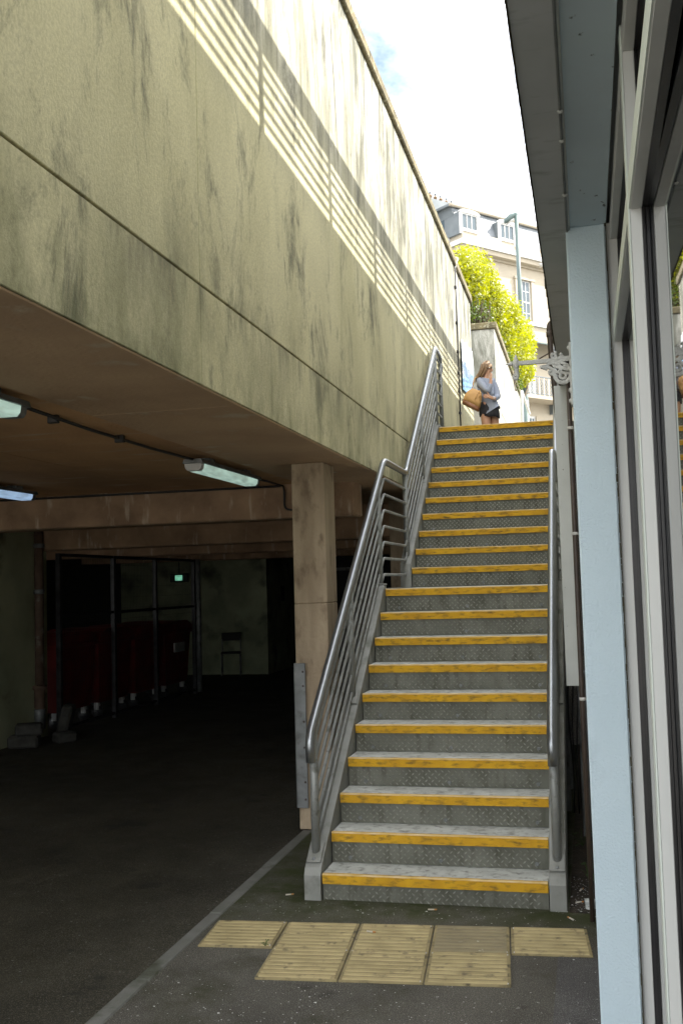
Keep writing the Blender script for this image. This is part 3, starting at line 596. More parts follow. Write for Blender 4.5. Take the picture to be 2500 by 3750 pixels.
# ================================================================== RIGHT-HAND BUILDING
ROOF_X = .25; T = math.tan(SUN_EL)/math.cos(SUN_PHI)
ROOF_Z = 4.17+(ROOF_X-WX)*T
rb = thing('shop_building', 'right building with pale blue column, grey soffit and dark glazing', 'building', (.4, -2.2, 0))
def rp(name, mb, m): o = mb.build(name, m, rb); o.location = (-.4, 2.2, 0); return o
CZ = 2.85; CE = .55
rp('column', MB().bbox(.245, .3705, -2.17, -1.75, -.05, CZ+.002, .006), 'blue')
rp('core_wall', MB().box(.45, 8, -6.6, 12.6, -.05, ROOF_Z-.06), 'dark')
rp('side_wall', MB().box(.30, .45, -1.75, 12.6, -.05, ROOF_Z-.06), 'render')
rp('upper_wall', MB().box(.30, .45, -6.6, -1.75, CZ+.06, ROOF_Z-.06), 'render')
rp('roof', MB().box(ROOF_X-.02, 8, -6.6, 12.6, ROOF_Z-.06, ROOF_Z), 'grey_soffit')
rp('blue_soffit', MB().box(.258, .372, -6.6, -1.76, CZ, CZ+.06), 'blue_soffit')
rp('grey_soffit', MB().box(.16, .2545, -6.6, CE, CZ-.012, CZ+.03), 'grey_soffit')
eb = MB()
for i in range(160):
    y = -4.2+i*(CE+4.2)/160; w_ = .002+.004*random.random()*(1 if y > -1.6 else .25)
    eb.box(.16-w_, .162, y, y+.0297, CZ-.014-.003*random.random(), CZ+.05)
rp('gutter_edge', eb, 'moss')
rp('soffit_seam', MB().tube([(.256, -6.6, CZ-.006), (.256, -1.76, CZ-.006)], .004, 6), 'frame')
rp('soffit_seam', MB().tube([(.25, -6.6, CZ-.014), (.25, CE, CZ-.014)], .0035, 6), 'galv_dull')
for y in (-3.05, -2.88, -2.5, -2.1, -1.3, -.6, .2): rp('rivet', MB().lathe([(0, .006), (.005, .005), (.008, 0)], (.25, y, CZ-.015), 8, Vector((0, 0, -1))), 'frame')
# glazing: frame members along the facade, glass set 4 cm behind their front edge
FX, GX = .382, .417; TB, TT = 2.465, 2.525
for y in (-5.88, -4.62, -3.36):
    rp('mullion', MB().bbox(FX, GX-.011, y, y+.052, -.05, CZ+.01, .0015), 'frame'); rp('gasket', MB().box(GX-.0105, GX+.005, y+.0035, y+.048, -.05, CZ+.01), 'gasket')
    rp('gasket_bead', MB().tube([(GX-.0055, y+.003, 0), (GX-.0055, y+.003, CZ)], .0022, 6), 'black')
    rp('mullion_edge', MB().box(FX-.003, FX-.0002, y-.001, y+.053, -.05, CZ+.008), 'frame_front')
rp('jamb', MB().bbox(.3725, GX-.011, -2.155, -2.10, -.05, CZ+.005, .0015), 'frame'); rp('gasket', MB().box(GX-.0105, GX+.005, -2.151, -2.104, -.05, CZ+.005), 'gasket')
ye = [-5.88, -4.62, -3.36, -2.155]
for a, b in zip(ye[:-1], ye[1:]):
    a += .052
    rp('transom', MB().bbox(FX+.001, GX-.011, a+.001, b-.001, TB, TT, .0015), 'frame'); rp('transom_gasket', MB().box(GX-.0104, GX+.004, a+.001, b-.001, TB+.003, TT-.003), 'gasket')
    rp('transom_edge', MB().box(FX-.002, FX+.0008, a+.001, b-.001, TB+.002, TT-.002), 'frame_front')
    rp('head', MB().bbox(FX+.0015, GX-.011, a+.001, b-.001, CZ-.05, CZ+.004, .0015), 'frame'); rp('head_gasket', MB().box(GX-.0104, GX+.004, a+.001, b-.001, CZ-.047, CZ+.003), 'gasket')
    for z0, z1 in ((.12, TB+.004), (TT-.004, CZ-.045)): rp('glass_pane', MB().prism([(GX+(.017 if a < -4 else 0), a-.004), (GX+.008+(.017 if a < -4 else 0), a-.004), (GX+.008, b+.004), (GX, b+.004)], z1-z0, None, 'Z', z0), 'glass')
    rp('sill', MB().bbox(FX-.01, GX+.01, a+.001, b-.001, -.02, .12, .003), 'frame')
sb_ = MB(); z = 0
while z < CZ:
    h_ = random.uniform(.012, .05); w_ = random.uniform(.0003, .0022)*(2.2 if random.random() < .12 else 1); sb_.box(.3705-w_, .3724, -2.1722-random.uniform(0, .0008), -2.16, z, z+h_); z += h_+random.uniform(0, .004)
rp('sealant', sb_, 'moss')
# things on the side of the building
pn = tag(MB().bbox(.122, .214, .50, .62, 1.10, 2.832, .003).build('sheet_metal_box', 'panel'), 'tall pale grey metal box beside the stairs, behind the brown pipe', 'box')
bp = thing('brown_pipe', 'thin brown pipe with white clips running down beside the blue column', 'pipe', (.214, -.2, 0))
def rp2(name, mb, m): o = mb.build(name, m, bp); o.location = (-.214, .2, 0); return o
rp2('pipe', MB().tube([(.215, -.2, .02), (.212, -.2, 1.2), (.214, -.2, 2.84)], .0125, 10), 'cast')
for z in (2.47, 1.93, 1.1):
    rp2('clip', MB().lathe([(.0135, 0), (.0165, .002), (.0165, .014), (.0135, .016)], (.214, -.2, z), 12), 'white_plastic')
    rp2('clip_arm', MB().box(.228, .26, -.204, -.196, z+.002, z+.012), 'white_plastic')
tag(MB().tube([(.238, -.16, 0), (.237, -.16, 2.83)], .006, 8).build('thin_white_pipe', 'white_plastic'), 'thin pale cable pipe between the brown pipe and the column', 'pipe')
tag(MB().bbox(.165, .225, 1.55, 1.7, 0, 1.085, .004).build('vertical_duct', 'galv_dull'), 'dark steel duct standing below the grey metal box', 'duct')
for i, x in enumerate((.10, .125, .15)):
    P = [(x+.012*math.sin(k*1.3+i), 2.0+.03*math.cos(k*.9+i), .05+k*.2) for k in range(9)]
    tag(MB().tube(P, .006, 6).build('hanging_cable', 'black'), ('black cable closest to the stairs in the dark gap', 'black middle cable in the dark gap right of the stairs', 'black cable closest to the duct in the dark gap')[i], 'cable', 'cables in the gap')
sw = thing('swan_neck_pipe', 'brown downpipe bending over the end of the gutter', 'pipe', (.10, .85, 3.0))
def rp3(name, mb, m): o = mb.build(name, m, sw); o.location = (-.10, -.85, -3.0); return o
rp3('pipe', MB().tube(fillet([(.20, .85, 3.30), (.101, .85, 3.30), (.107, .85, 3.1), (.135, .85, 2.6), (.15, .85, 1.2)], .05, 8), .017, 12), 'cast'); rp3('socket', MB().lathe([(.0175, 3.205), (.021, 3.21), (.021, 3.235), (.0175, 3.24)], (.103, .85, 0), 12), 'cast')
# roof balustrade that throws the barred shadow on the long wall
rr = thing('roof_balustrade', 'barred balustrade on the roof edge of the right building', 'railing', (ROOF_X, -9, ROOF_Z))
def rp4(name, mb, m): o = mb.build(name, m, rr); o.location = (-ROOF_X, 9, -ROOF_Z); return o
for i in range(5): rp4('bar', MB().tube([(ROOF_X, -6.5, ROOF_Z+.085+i*.082), (ROOF_X, 12.5, ROOF_Z+.085+i*.082)], .016, 6), 'galv')
rp4('top_board', MB().box(ROOF_X-.01, ROOF_X+.01, -6.5, 12.5, ROOF_Z+.475, ROOF_Z+.645), 'galv')
pm_ = MB().box(-.022, .022, -.034, .034, 0, .47).mesh('post'); sh = (ROOF_X-WX)*math.tan(SUN_PHI)
for i in range(1, 14): put('post', pm_, 'galv', rr, (0, 9+(-.37+(i-5)*1.525+sh), 0))
# ornate cast-iron bracket on the column
bk = thing('ornate_bracket', 'grey cast iron scroll bracket with hook on the blue column', 'bracket', (.245, -2.0, 2.4))
BY = -2.02
def bz(x, y): p = at(1750+x*.2551, 1080+y*.2551, 'Y', BY); return (p.x, p.z)
def rp5(name, mb, m='iron'): o = mb.build(name, m, bk); o.location = (-.245, 2.0, -2.4); return o
def path(pts, n=6):
    P = [Vector(bz(*p)) for p in pts]; out = []
    for i in range(len(P)-1):
        p0 = P[max(i-1, 0)]; p1 = P[i]; p2_ = P[i+1]; p3 = P[min(i+2, len(P)-1)]
        for k in range(n):
            t = k/n; out.append(.5*((2*p1)+(p2_-p0)*t+(2*p0-5*p1+4*p2_-p3)*t*t+(3*p1-p0-3*p2_+p3)*t**3))
    return out+[P[-1]]
u_ = (Vector(bz(1000, 1000))-Vector(bz(0, 1000))).length/1000
th0, th1 = BY-.007, BY+.007
rp5('arm', MB().ribbon([bz(545, 985), bz(1100, 942)], 58*u_, th0+.001, th1-.001)); rp5('arm', MB().ribbon([bz(1000, 950), bz(1320, 915)], 62*u_, th0+.0012, th1-.0012))
rp5('finial', MB().lathe([(0, -.0), (6*u_, 8*u_), (26*u_, 70*u_), (40*u_, 95*u_), (24*u_, 105*u_), (22*u_, 135*u_)], Vector((bz(390, 1003)[0], BY, bz(390, 1003)[1])), 12, Vector((1, 0, .07))))
hc = bz(540, 1000)
rp5('socket', MB().lathe([(0, 150*u_), (12*u_, 140*u_), (20*u_, 105*u_), (28*u_, 100*u_), (26*u_, 75*u_), (44*u_, 55*u_), (48*u_, 0), (42*u_, -55*u_), (30*u_, -75*u_), (30*u_, -90*u_)], Vector((hc[0], BY, hc[1]-.0)), 14))
hk = path([(545, 1075), (548, 1120), (556, 1160), (552, 1195), (528, 1205), (508, 1185), (515, 1160), (530, 1155)], 5)
rp5('hook', MB().tube([(p.x, BY, p.y) for p in hk], [36*u_*max(.55, 1-.45*i/len(hk)) for i in range(len(hk))], 10))
for nm, pts, w_ in (('scroll', [(1060, 860), (1050, 885), (1065, 905), (1110, 915)], 30), ('scroll', [(1110, 830), (1100, 855), (1110, 890), (1118, 940)], 34), ('scroll', [(1180, 858), (1190, 880), (1160, 905), (1130, 930)], 32), ('scroll', [(1205, 890), (1250, 905), (1310, 895)], 40),
        ('scroll', [(1010, 930), (1080, 975), (1170, 970), (1240, 990), (1280, 1010), (1270, 1040), (1245, 1030), (1250, 1005)], 34), ('scroll', [(890, 1042), (960, 1030), (1020, 1045), (1075, 1085), (1075, 1130), (1040, 1140), (1020, 1110), (1045, 1090)], 36), ('scroll', [(960, 1040), (1000, 1000), (1060, 985), (1090, 1030), (1150, 1045), (1190, 1075), (1170, 1100)], 30),
        ('scroll', [(1080, 1085), (1100, 1180), (1160, 1250), (1240, 1255), (1300, 1210), (1325, 1150)], 46), ('scroll', [(1240, 1115), (1255, 1160), (1235, 1200), (1190, 1200), (1165, 1165), (1185, 1150)], 32), ('scroll', [(1075, 1060), (1120, 1110), (1200, 1120), (1325, 1130)], 34), ('scroll', [(1150, 990), (1175, 1030), (1230, 1060), (1280, 1075), (1325, 1065)], 36), ('scroll', [(1100, 1000), (1130, 1010), (1110, 1035)], 26)):
    rp5(nm, MB().ribbon([(p.x, p.y) for p in path(pts)], w_*1.12*u_, th0-.0005*random.random(), th1+.0005*random.random()))
for x, y, r_ in ((1060, 862, 26), (1110, 832, 24), (1182, 858, 26), (1245, 1020, 26), (1035, 1105, 22), (1180, 1160, 22), (1160, 1095, 20), (528, 1168, 16)):
    p = bz(x, y); rp5('boss', MB().lathe([(0, .009), (r_*u_*.7, .0085), (r_*u_, .006), (r_*u_, -.006), (0, -.007)], (p[0], BY, p[1]), 12, Vector((0, -1, 0))))
e0 = bz(890, 1042); rp5('leaf_tip', MB().prism([bz(875, 1035), bz(960, 1005), bz(1010, 1030), bz(985, 1085), bz(930, 1068)], .012, None, 'Y', BY-.006))
rp5('back_plate', MB().bbox(.2375, .2455, BY-.03, BY+.03, 2.29, 2.50, .002))
for i in range(6): rp5('plate_boss', MB().lathe([(0, .007), (.006, .006), (.010, 0)], (.238, BY-.012, 2.305+i*.036), 8, Vector((-1, 0, 0))))

# ================================================================== BEYOND THE STAIRS
# far house: facade frame with s along the facade, d outwards
FA = R(40); FP = Vector((-1.69, 39.59, 0)); FD = Vector((math.sin(FA), math.cos(FA), 0)); FN = Vector((math.cos(FA), -math.sin(FA), 0))
FM = Matrix(((FD.x, FN.x, 0, FP.x), (FD.y, FN.y, 0, FP.y), (0, 0, 1, 0), (0, 0, 0, 1)))       # local x = s, y = outwards, z = up
hs_ = bpy.data.objects.new('terrace_house', None); col.objects.link(hs_); hs_.matrix_world = FM @ Matrix.Translation((0, 0, UP))
tag(hs_, 'cream stucco house with slate mansard roof and white dormers', 'house')
def hp_(name, mb, m, par=None): 
    o = mb.build(name, m, par or hs_); o.location = (0, 0, -UP) if par is None else (0, 0, 0); return o
S0, S1, DB = -3.95, 9, -9
hp_('wall', MB().box(S0, S1, DB, 0, UP, 15.45), 'cream')
hp_('cornice', MB().box(S0-.1, S1, DB-.1, .1, 15.45, 15.55), 'cream'); hp_('cornice', MB().box(S0-.35, S1, DB-.3, .35, 15.552, 15.75), 'cream'); hp_('cornice', MB().box(S0-.45, S1, DB-.3, .45, 15.752, 15.95), 'white')
hp_('parapet', MB().box(S0, S1, DB, .02, 15.952, 16.5), 'cream')
for s_ in (-.75, 1.35, 3.5): hp_('parapet_pier', MB().box(s_, s_+.16, .021, .09, 15.953, 16.49), 'cream')
def fs(x, y, d=0):   # facade coordinates of a photograph pixel on the plane at distance d from the facade
    dr = _f + RX*((x-1250)/FPX) - UX*((y-1875)/FPX); P_ = FP+FN*d; t_ = (P_-CAM).dot(FN)/dr.dot(FN); q = CAM+dr*t_
    return (q-FP).dot(FD), q.z
def r2(x, y, d=0): return fs(1560+x*.3189, 680+y*.3189, d)
def r3(x, y, d=0): return fs(1750+x*.2551, 1080+y*.2551, d)
# mansard: sloping front and side
RS = -.10; RT = fs(1560+800*.3189, 680+378*.3189, -.45)[1]
hp_('mansard', MB().add([(S0+.05, RS, 16.3), (S1, RS, 16.3), (S1, RS-.36, RT), (S0-.2, RS-.36, RT), (S0+.05, DB, 16.3), (S0-.2, DB, RT), (S1, DB, 16.3), (S1, DB, RT)], [(0, 1, 2, 3), (0, 3, 5, 4), (3, 2, 7, 5), (1, 6, 7, 2), (4, 5, 7, 6), (0, 4, 6, 1)]), 'lead')
sm_ = MB().bbox(-.135, .135, -.012, .012, -.115, .115, .005).mesh('slate')
tl = math.atan2(.36, RT-16.3)
rows = 9
for r_ in range(rows):
    fz = (r_+.5)/rows; z = 16.3+(RT-16.3)*fz; y = RS-.36*fz+.015
    for c_ in range(25):
        s_ = S0+.2-.25*fz+c_*.275+(.137 if r_ % 2 else 0)
        if s_ > 3.2: continue
        o = put('slate', sm_, 'slate', hs_, (s_, y, z-UP), (tl, random.uniform(-.01, .01), 0), (1, 1, 1.12))
hp_('roof_edge', MB().box(S0-.35, S1, DB, RS-.26, RT-.02, RT+.08), 'lead'); hp_('gutter', MB().tube([(S0-.35, RS-.24, RT+.03), (S1, RS-.24, RT+.03)], .07, 8), 'cream')
def dormer(s, w_, zb, zt, lb=None):
    d = hp_('dormer', MB().box(s-w_/2, s+w_/2, -1.2, -.02, zb, zt-.12), 'lead')
    def q(name, mb, m): o = mb.build(name, m, d); return o
    q('dormer_front', MB().box(s-w_/2-.02, s-w_/2+.14, -.019, .03, zb, zt-.14), 'white'); q('dormer_front', MB().box(s+w_/2-.14, s+w_/2+.02, -.019, .03, zb, zt-.14), 'white')
    arch = [(s-w_/2-.04, zt-.14), (s+w_/2+.04, zt-.14)]+[(s+w_/2*math.cos(R(a))+.04*math.cos(R(a)), zt-.10+.13*math.sin(R(a))) for a in range(0, 181, 20)]
    q('dormer_head', MB().prism(arch, .10, None, 'Y', -.04), 'white')
    q('dormer_sill', MB().box(s-w_/2+.1, s+w_/2-.1, -.018, .07, zb+.12, zb+.2), 'white'); q('pane', MB().box(s-w_/2+.14, s+w_/2-.14, -.018, -.01, zb+.2, zt-.14), 'window')
    for k_ in range(1, 4 if w_ > 2 else 3): 
        n_ = 3; x = s-w_/2+.14+(w_-.28)*k_/n_
        if k_ < n_: q('glazing_bar', MB().box(x-.018, x+.018, -.0099, .01, zb+.2, zt-.14), 'white')
    q('top_rail', MB().box(s-w_/2+.14, s+w_/2-.14, -.0098, .012, zt-.2, zt-.14), 'white'); q('bottom_rail', MB().box(s-w_/2+.14, s+w_/2-.14, -.0098, .012, zb+.2, zb+.27), 'white')
for xl, xr, yt, yb in ((388, 605, 300, 545), (830, 1025, 425, 650)):
    a, b = r2(xl, yb)[0], r2(xr, yb)[0]; zc_ = r2((xl+xr)/2, (yt+yb)/2)[1]; dormer((a+b)/2, b-a, zc_-.56, zc_+.5)
dormer(2.5, 1.0, 16.35, 17.35)
d0 = hp_('side_dormer', MB().box(S0-.1, S0+1.2, -1.75, -.75, 16.2, 17.35), 'white'); MB().box(S0-.12, S0-.1, -1.6, -.95, 16.5, 17.2).build('pane', 'window', d0); MB().box(S0-.135, S0-.1, -1.29, -1.25, 16.5, 17.2).build('glazing_bar', 'white', d0)
# chimney stack and pots
zs_ = r2(170, 224, -2.2)[1]
ck = hp_('chimney_stack', MB().box(r2(20, 200, -2.2)[0]-1.5, r2(300, 200, -2.2)[0]+.1, -2.6, -1.8, 17.0, zs_), 'lead')
for i, x in enumerate((45, 105, 166, 228, 288)):
    q_ = r2(x, 190, -2.2)[0]; h_ = (.36, .34, .31, .26, .22)[i]
    MB().lathe([(.085, zs_), (.082, zs_+h_*.7), (.10, zs_+h_*.72), (.10, zs_+h_*.82), (.06, zs_+h_), (.05, zs_+h_)], (q_, -2.2, 0), 12).build('chimney_pot', 'terracotta', ck)
    MB().lathe([(.045, zs_+h_), (.045, zs_+h_+.1), (.055, zs_+h_+.11), (.0, zs_+h_+.14)], (q_, -2.2, 0), 10).build('pot_cowl', 'lead', ck)
# sash window, string course, lamp bowl
a, zt = r2(1040, 1075); b = r2(1180, 1095)[0]; zb = zt-1.95
wn = hp_('window', MB().box(a-.02, b+.02, -.18, .004, zb, zt), 'white')
MB().box(a+.06, b-.06, .004, .012, zb+.06, zt-.06).build('pane', 'window', wn)
for f_ in (.33, .66): x = a+.06+(b-a-.12)*f_; MB().box(x-.014, x+.014, .012, .024, zb+.06, zt-.06).build('glazing_bar', 'white', wn)
for f_ in (.25, .5, .75): z = zb+(zt-zb)*f_; q_ = .035 if f_ == .5 else .014; MB().box(a+.06, b-.06, .0125, .03 if f_ == .5 else .022, z-q_, z+q_).build('glazing_bar', 'white', wn)
hp_('window_surround', MB().box(b+.03, b+.2, .0, .10, zb, zt), 'cream'); hp_('window_surround', MB().box(a-.2, a-.03, .0, .10, zb, zt), 'cream'); hp_('window_head', MB().box(a-.24, b+.24, .0, .13, zt+.002, zt+.10), 'cream')
hp_('string_course', MB().box(S0-.06, S1, .0, .10, 12.9, 13.05), 'white')
ls, lz = r2(1255, 925); hp_('wall_lamp_bowl', MB().lathe([(.0, -.13), (.12, -.11), (.22, -.03), (.23, 0), (0, .02)], (ls, .26, lz), 12), 'white')
# balcony with cast-iron railing, and its tin canopy
bs0, bz0 = r3(600, 1470, .9); bs1 = bs0+5; 
bl = hp_('balcony', MB().box(bs0-1.5, bs1, .002, .95, 9.42, 9.56), 'cream')
MB().box(bs0-1.5, bs1, .88, .93, 9.62, 9.65).build('bottom_rail', 'lead', bl); MB().box(bs0-1.5, bs1, .87, .94, 10.36, 10.40).build('top_rail', 'lead', bl)
for i in range(14):
    s_ = bs0-1.2+i*.30
    p_ = MB().box(s_-.02, s_+.02, .885, .925, 9.56, 10.36).build('railing_bar', 'white', bl)
    sc = MB()
    for sg in (-1, 1):
        for cz, h_ in ((9.80, .15), (10.14, .15)):
            pts = [(s_+.15+sg*.05*math.sin(k_/8*math.pi*1.5), .905, cz-h_+2*h_*k_/8) for k_ in range(9)]; sc.tube(pts, .013, 4)
    sc.lathe([(0, -.03), (.035, 0), (0, .03)], (s_+.15, .905, 9.97), 6); sc.build('scroll_panel', 'lead', p_)
hp_('balcony_bracket', MB().prism([(0, 9.0), (.1, 8.98), (.55, 9.3), (.55, 9.41), (0, 9.41)], .12, Matrix.Rotation(0, 4, 'Z'), 'X', r3(1040, 1620)[0]-.1), 'lead')
hp_('canopy', MB().add([(bs0-.6, 0, 12.2), (bs1, 0, 12.2), (bs1, 1.0, 11.88), (bs0-.6, 1.0, 11.88), (bs0-.6, 0, 12.15), (bs1, 0, 12.15), (bs1, 1.0, 11.83), (bs0-.6, 1.0, 11.83)], [(0, 1, 2, 3), (4, 7, 6, 5), (0, 3, 7, 4), (3, 2, 6, 7), (1, 5, 6, 2)]), 'lamp_green')
hp_('canopy_bracket', MB().tube([(r3(860, 850)[0], .05, 11.45), (r3(860, 850)[0]+.3, .5, 11.7), (r3(860, 850)[0]+.6, .95, 11.83)], .03, 6), 'cast')
a, zt = r3(705, 1735); b = r3(815, 1750)[0]
wn = hp_('window', MB().box(a-.3, b, -.1, .005, zt-1.8, zt), 'white'); MB().box(a-.2, b-.08, .006, .014, zt-1.7, zt-.1).build('pane', 'window', wn); MB().box((a+b)/2-.02, (a+b)/2+.02, .0145, .03, zt-1.7, zt-.1).build('glazing_bar', 'white', wn)
hp_('window_surround', MB().box(b+.01, b+.16, 0, .08, zt-1.8, zt), 'cream')
a, zt = r3(790, 850); hp_('balcony_door', MB().box(a-.35, a+.1, -.1, .006, 9.57, zt), 'white')

# street lamp
sl_ = thing('street_lamp', 'tall grey green street lamp rising behind the hedge', 'street lamp', (-1.462, 27.5, UP))
MB().tube([(.03, 0, 0), (.03, 0, 4.1)], .115, 12).build('base', 'lamp_green', sl_); MB().lathe([(.115, 4.1), (.085, 4.25), (.08, 4.3)], (.03, 0, 0), 12).build('shoulder', 'lamp_green', sl_)
MB().tube([(.03, 0, 4.2), (-.0, 0, 7.4), (-.02, 0, 10.3)], [.08, .072, .066], 12).build('column', 'lamp_green', sl_)
hd = MB().tube([(.04, 0, 10.28), (-.04, 0, 10.28), (-.2, 0, 10.2), (-.36, 0, 10.08), (-.41, 0, 10.03)], [.055, .085, .14, .12, .04], 12, flat=.7).build('lantern', 'lamp_green', sl_)
MB().tube([(-.07, 0, 10.19), (-.18, 0, 10.11), (-.33, 0, 10.0)], [.04, .105, .04], 10, flat=.7).build('lens', 'white_plastic', hd); MB().lathe([(.03, 0), (.03, .08), (0, .09)], (-.2, 0, 10.29), 8).build('photocell', 'white_plastic', hd)
# pale handrail posts beside it
hr = thing('pale_handrail', 'pale steel handrail at the far end of the wall', 'handrail', (-.91, 16, UP)); MB().tube(fillet([(-.03, 0, 0), (.0, 0, 2.27), (.0, .1, 2.32), (.0, 3, 2.3)], .05), .03, 10).build('rail', 'panel', hr); MB().tube([(-.12, .2, 0), (-.10, .2, 1.5)], .02, 8).build('post', 'panel', hr)

# hedge above the second wall
def leaf_mesh(n, blobs, size, seed, name, m, parent, up=.3):
    rnd = random.Random(seed); b = MB(); tot = sum(w_ for *_, w_ in blobs)
    for c_, rad, w_ in blobs:
        for i in range(int(n*w_/tot)):
            th = rnd.random()*6.283; u1 = rnd.uniform(-1, 1); q = math.sqrt(1-u1*u1); rr_ = (rnd.random()**.35)*(1+.12*rnd.gauss(0, 1))
            d = Vector((q*math.cos(th), q*math.sin(th), u1)); p = Vector(c_)+Vector((d.x*rad[0], d.y*rad[1], d.z*rad[2]))*rr_
            nn = (d*.6+Vector((rnd.gauss(0, .6), rnd.gauss(0, .6), rnd.gauss(0, .6)+up))).normalized(); a_ = nn.orthogonal().normalized(); a_ = Matrix.Rotation(rnd.random()*6.28, 3, nn) @ a_; w2_ = nn.cross(a_); L = size*rnd.uniform(.6, 1.3)
            b.add([p-a_*L*.5, p+w2_*L*.27+nn*L*.06, p+a_*L*.5, p-w2_*L*.27+nn*L*.06], [(0, 1, 2, 3)])
    me = bpy.data.meshes.new(name); me.from_pydata(b.v, [], b.f); return stuff(obj(name, me, m, parent))
def shrub(name, lb, base, blobs, n, size, seed, m='leaf', ntw=30):
    s_ = thing(name, lb, 'shrub', base, 'shrubs above the second wall'); B_ = Vector(base)
    bl_ = [(tuple(Vector(c_)-B_), rad, rad[0]*rad[1]+rad[1]*rad[2]+rad[0]*rad[2]) for c_, rad in blobs]
    leaf_mesh(n, bl_, size, seed, 'foliage', m, s_); rnd = random.Random(seed); tw = MB()
    for i in range(ntw):
        c_, rad, _ = rnd.choice(bl_); e = Vector(c_)+Vector((rnd.uniform(-.8, .8)*rad[0], rnd.uniform(-.8, .8)*rad[1], rnd.uniform(-.7, .8)*rad[2])); r0 = Vector((rnd.uniform(-.2, .2), rnd.uniform(-.4, .4), 0))
        tw.tube([r0, (r0+e)*.5+Vector((rnd.uniform(-.15, .15), 0, .1)), e], [.03, .018, .006], 5)
    tw.build('stems', 'twig', s_)
shrub('golden_shrub', 'golden green shrub at the top left of the hedge', (-2.2, 17, 6.5), [((-2.1, 16.4, 8.3), (.55, 1.2, .55)), ((-2.0, 18.2, 8.75), (.5, 1.3, .65)), ((-1.75, 18.6, 8.2), (.45, .9, .75)), ((-2.5, 16.5, 7.8), (.5, 1.2, .7))], 19000, .10, 1)
shrub('golden_shrub', 'golden green shrub in the middle of the hedge', (-1.8, 20.3, 6.5), [((-1.5, 19.8, 8.1), (.5, 1.0, .75)), ((-1.45, 21.2, 7.8), (.5, 1.2, .95)), ((-1.65, 20.2, 7.35), (.45, 1.0, .6)), ((-1.5, 19.0, 7.55), (.35, .7, .5))], 19000, .10, 2)
shrub('golden_shrub', 'golden green shrub overhanging the far end of the wall', (-1.6, 24.5, 6.5), [((-1.40, 23.0, 8.3), (.5, 1.1, .8)), ((-1.5, 25.0, 8.6), (.5, 1.2, .95)), ((-1.5, 24.6, 7.95), (.5, 1.2, .5)), ((-1.45, 25.6, 8.1), (.42, .9, .5))], 21000, .10, 3)
shrub('dark_shrub', 'darker twiggy undergrowth showing between the golden shrubs', (-2.0, 17.5, 6.5), [((-1.9, 17.2, 7.35), (.45, 1.6, .65)), ((-1.62, 18.4, 7.1), (.3, 1.2, .35))], 3800, .07, 4, 'leaf_dark', 420)
shrub('dark_shrub', 'green leafy undergrowth along the coping of the second wall', (-1.5, 21, 6.6), [((-1.42, 19.2, 6.95), (.2, 1.4, .2)), ((-1.38, 21.5, 6.98), (.2, 1.6, .25))], 2400, .075, 5, 'leaf_dark', 20)

# ================================================================== WOMAN AND BAG
PY = 8.6
def pz(x, y, dy=0): return at(1500+x*.4464, 600+y*.4464, 'Y', PY+dy)
MT['skin'] = mat('skin', (.56, .31, .20), (.52, .28, .175), 6, .5)
MT['sweater'] = mat('grey_blue_sweater', (.33, .365, .45), (.28, .31, .385), 8, .9, bs=.3, bscale=50)
MT['shorts'] = mat('black_skirt', (.018, .018, .022), (.03, .03, .035), 14, .85)
MT['hair'] = mat('brown_blonde_hair', (.27, .165, .085), (.16, .095, .05), 22, .5, stretch=(3, 3, .4), c3=(.40, .26, .13), s3=16, st3=(3, 3, .4), l3=.55, h3=.7)
MT['tan'] = mat('tan_leather', (.60, .35, .13), (.52, .29, .10), 8, .6, bs=.15, bscale=60); MT['tan_dark'] = mat('brown_leather', (.25, .10, .04), (.2, .08, .03), 8, .5)
def skinmesh(name, V, E, Rr, m, parent, root=0, lvl=2):
    me = bpy.data.meshes.new(name); me.from_pydata([tuple(v) for v in V], E, []); o = bpy.data.objects.new(name, me); col.objects.link(o)
    md = o.modifiers.new('s', 'SKIN'); md.use_smooth_shade = True
    for i, q in enumerate(me.skin_vertices[0].data): q.radius = Rr[i] if isinstance(Rr[i], tuple) else (Rr[i], Rr[i]); q.use_root = (i == root)
    sb = o.modifiers.new('d', 'SUBSURF'); sb.levels = lvl; sb.render_levels = lvl
    dg = bpy.context.evaluated_depsgraph_get(); dg.update(); nm = bpy.data.meshes.new_from_object(o.evaluated_get(dg)); bpy.data.objects.remove(o)
    nm.materials.clear(); nm.polygons.foreach_set('use_smooth', [True]*len(nm.polygons)); r_ = obj(name, nm, m, parent); return r_
hip = pz(648, 1985); foot_z = UP
J_ = dict(hip=hip, belly=pz(640, 1925), chest=pz(622, 1830), neckb=pz(622, 1760), neck=pz(628, 1735), skull=pz(634, 1675), crown=pz(632, 1645), nose=pz(684, 1683), chin=pz(665, 1712),
    rs=pz(566, 1778, -.06), re=pz(640, 1872, -.17), rw=pz(664, 1790, -.13), ls=pz(682, 1785, .07), le=pz(722, 1915, -.02), lw_=pz(686, 1927, -.17),
    rh=pz(618, 2020, -.03), lh=pz(680, 2020, .03), rk=Vector((pz(628, 2100).x, PY-.05, UP+.37)), lk=Vector((pz(700, 2100).x, PY+.05, UP+.36)),
    ra=Vector((pz(622, 2100).x, PY-.04, UP+.06)), la=Vector((pz(705, 2100).x-.01, PY+.06, UP+.06)))
wm = thing('person', 'woman with long brown hair in grey sweater and black skirt, hand to cheek', 'person', (hip.x, PY, UP))
def rel(o): o.location = -Vector((hip.x, PY, UP)); return o
V = []; E = []; Q = []; ix = {}
def jv(n, p, r_, par=None):
    ix[n] = len(V); V.append(p); Q.append(r_)
    if par is not None: E.append((ix[par], ix[n]))
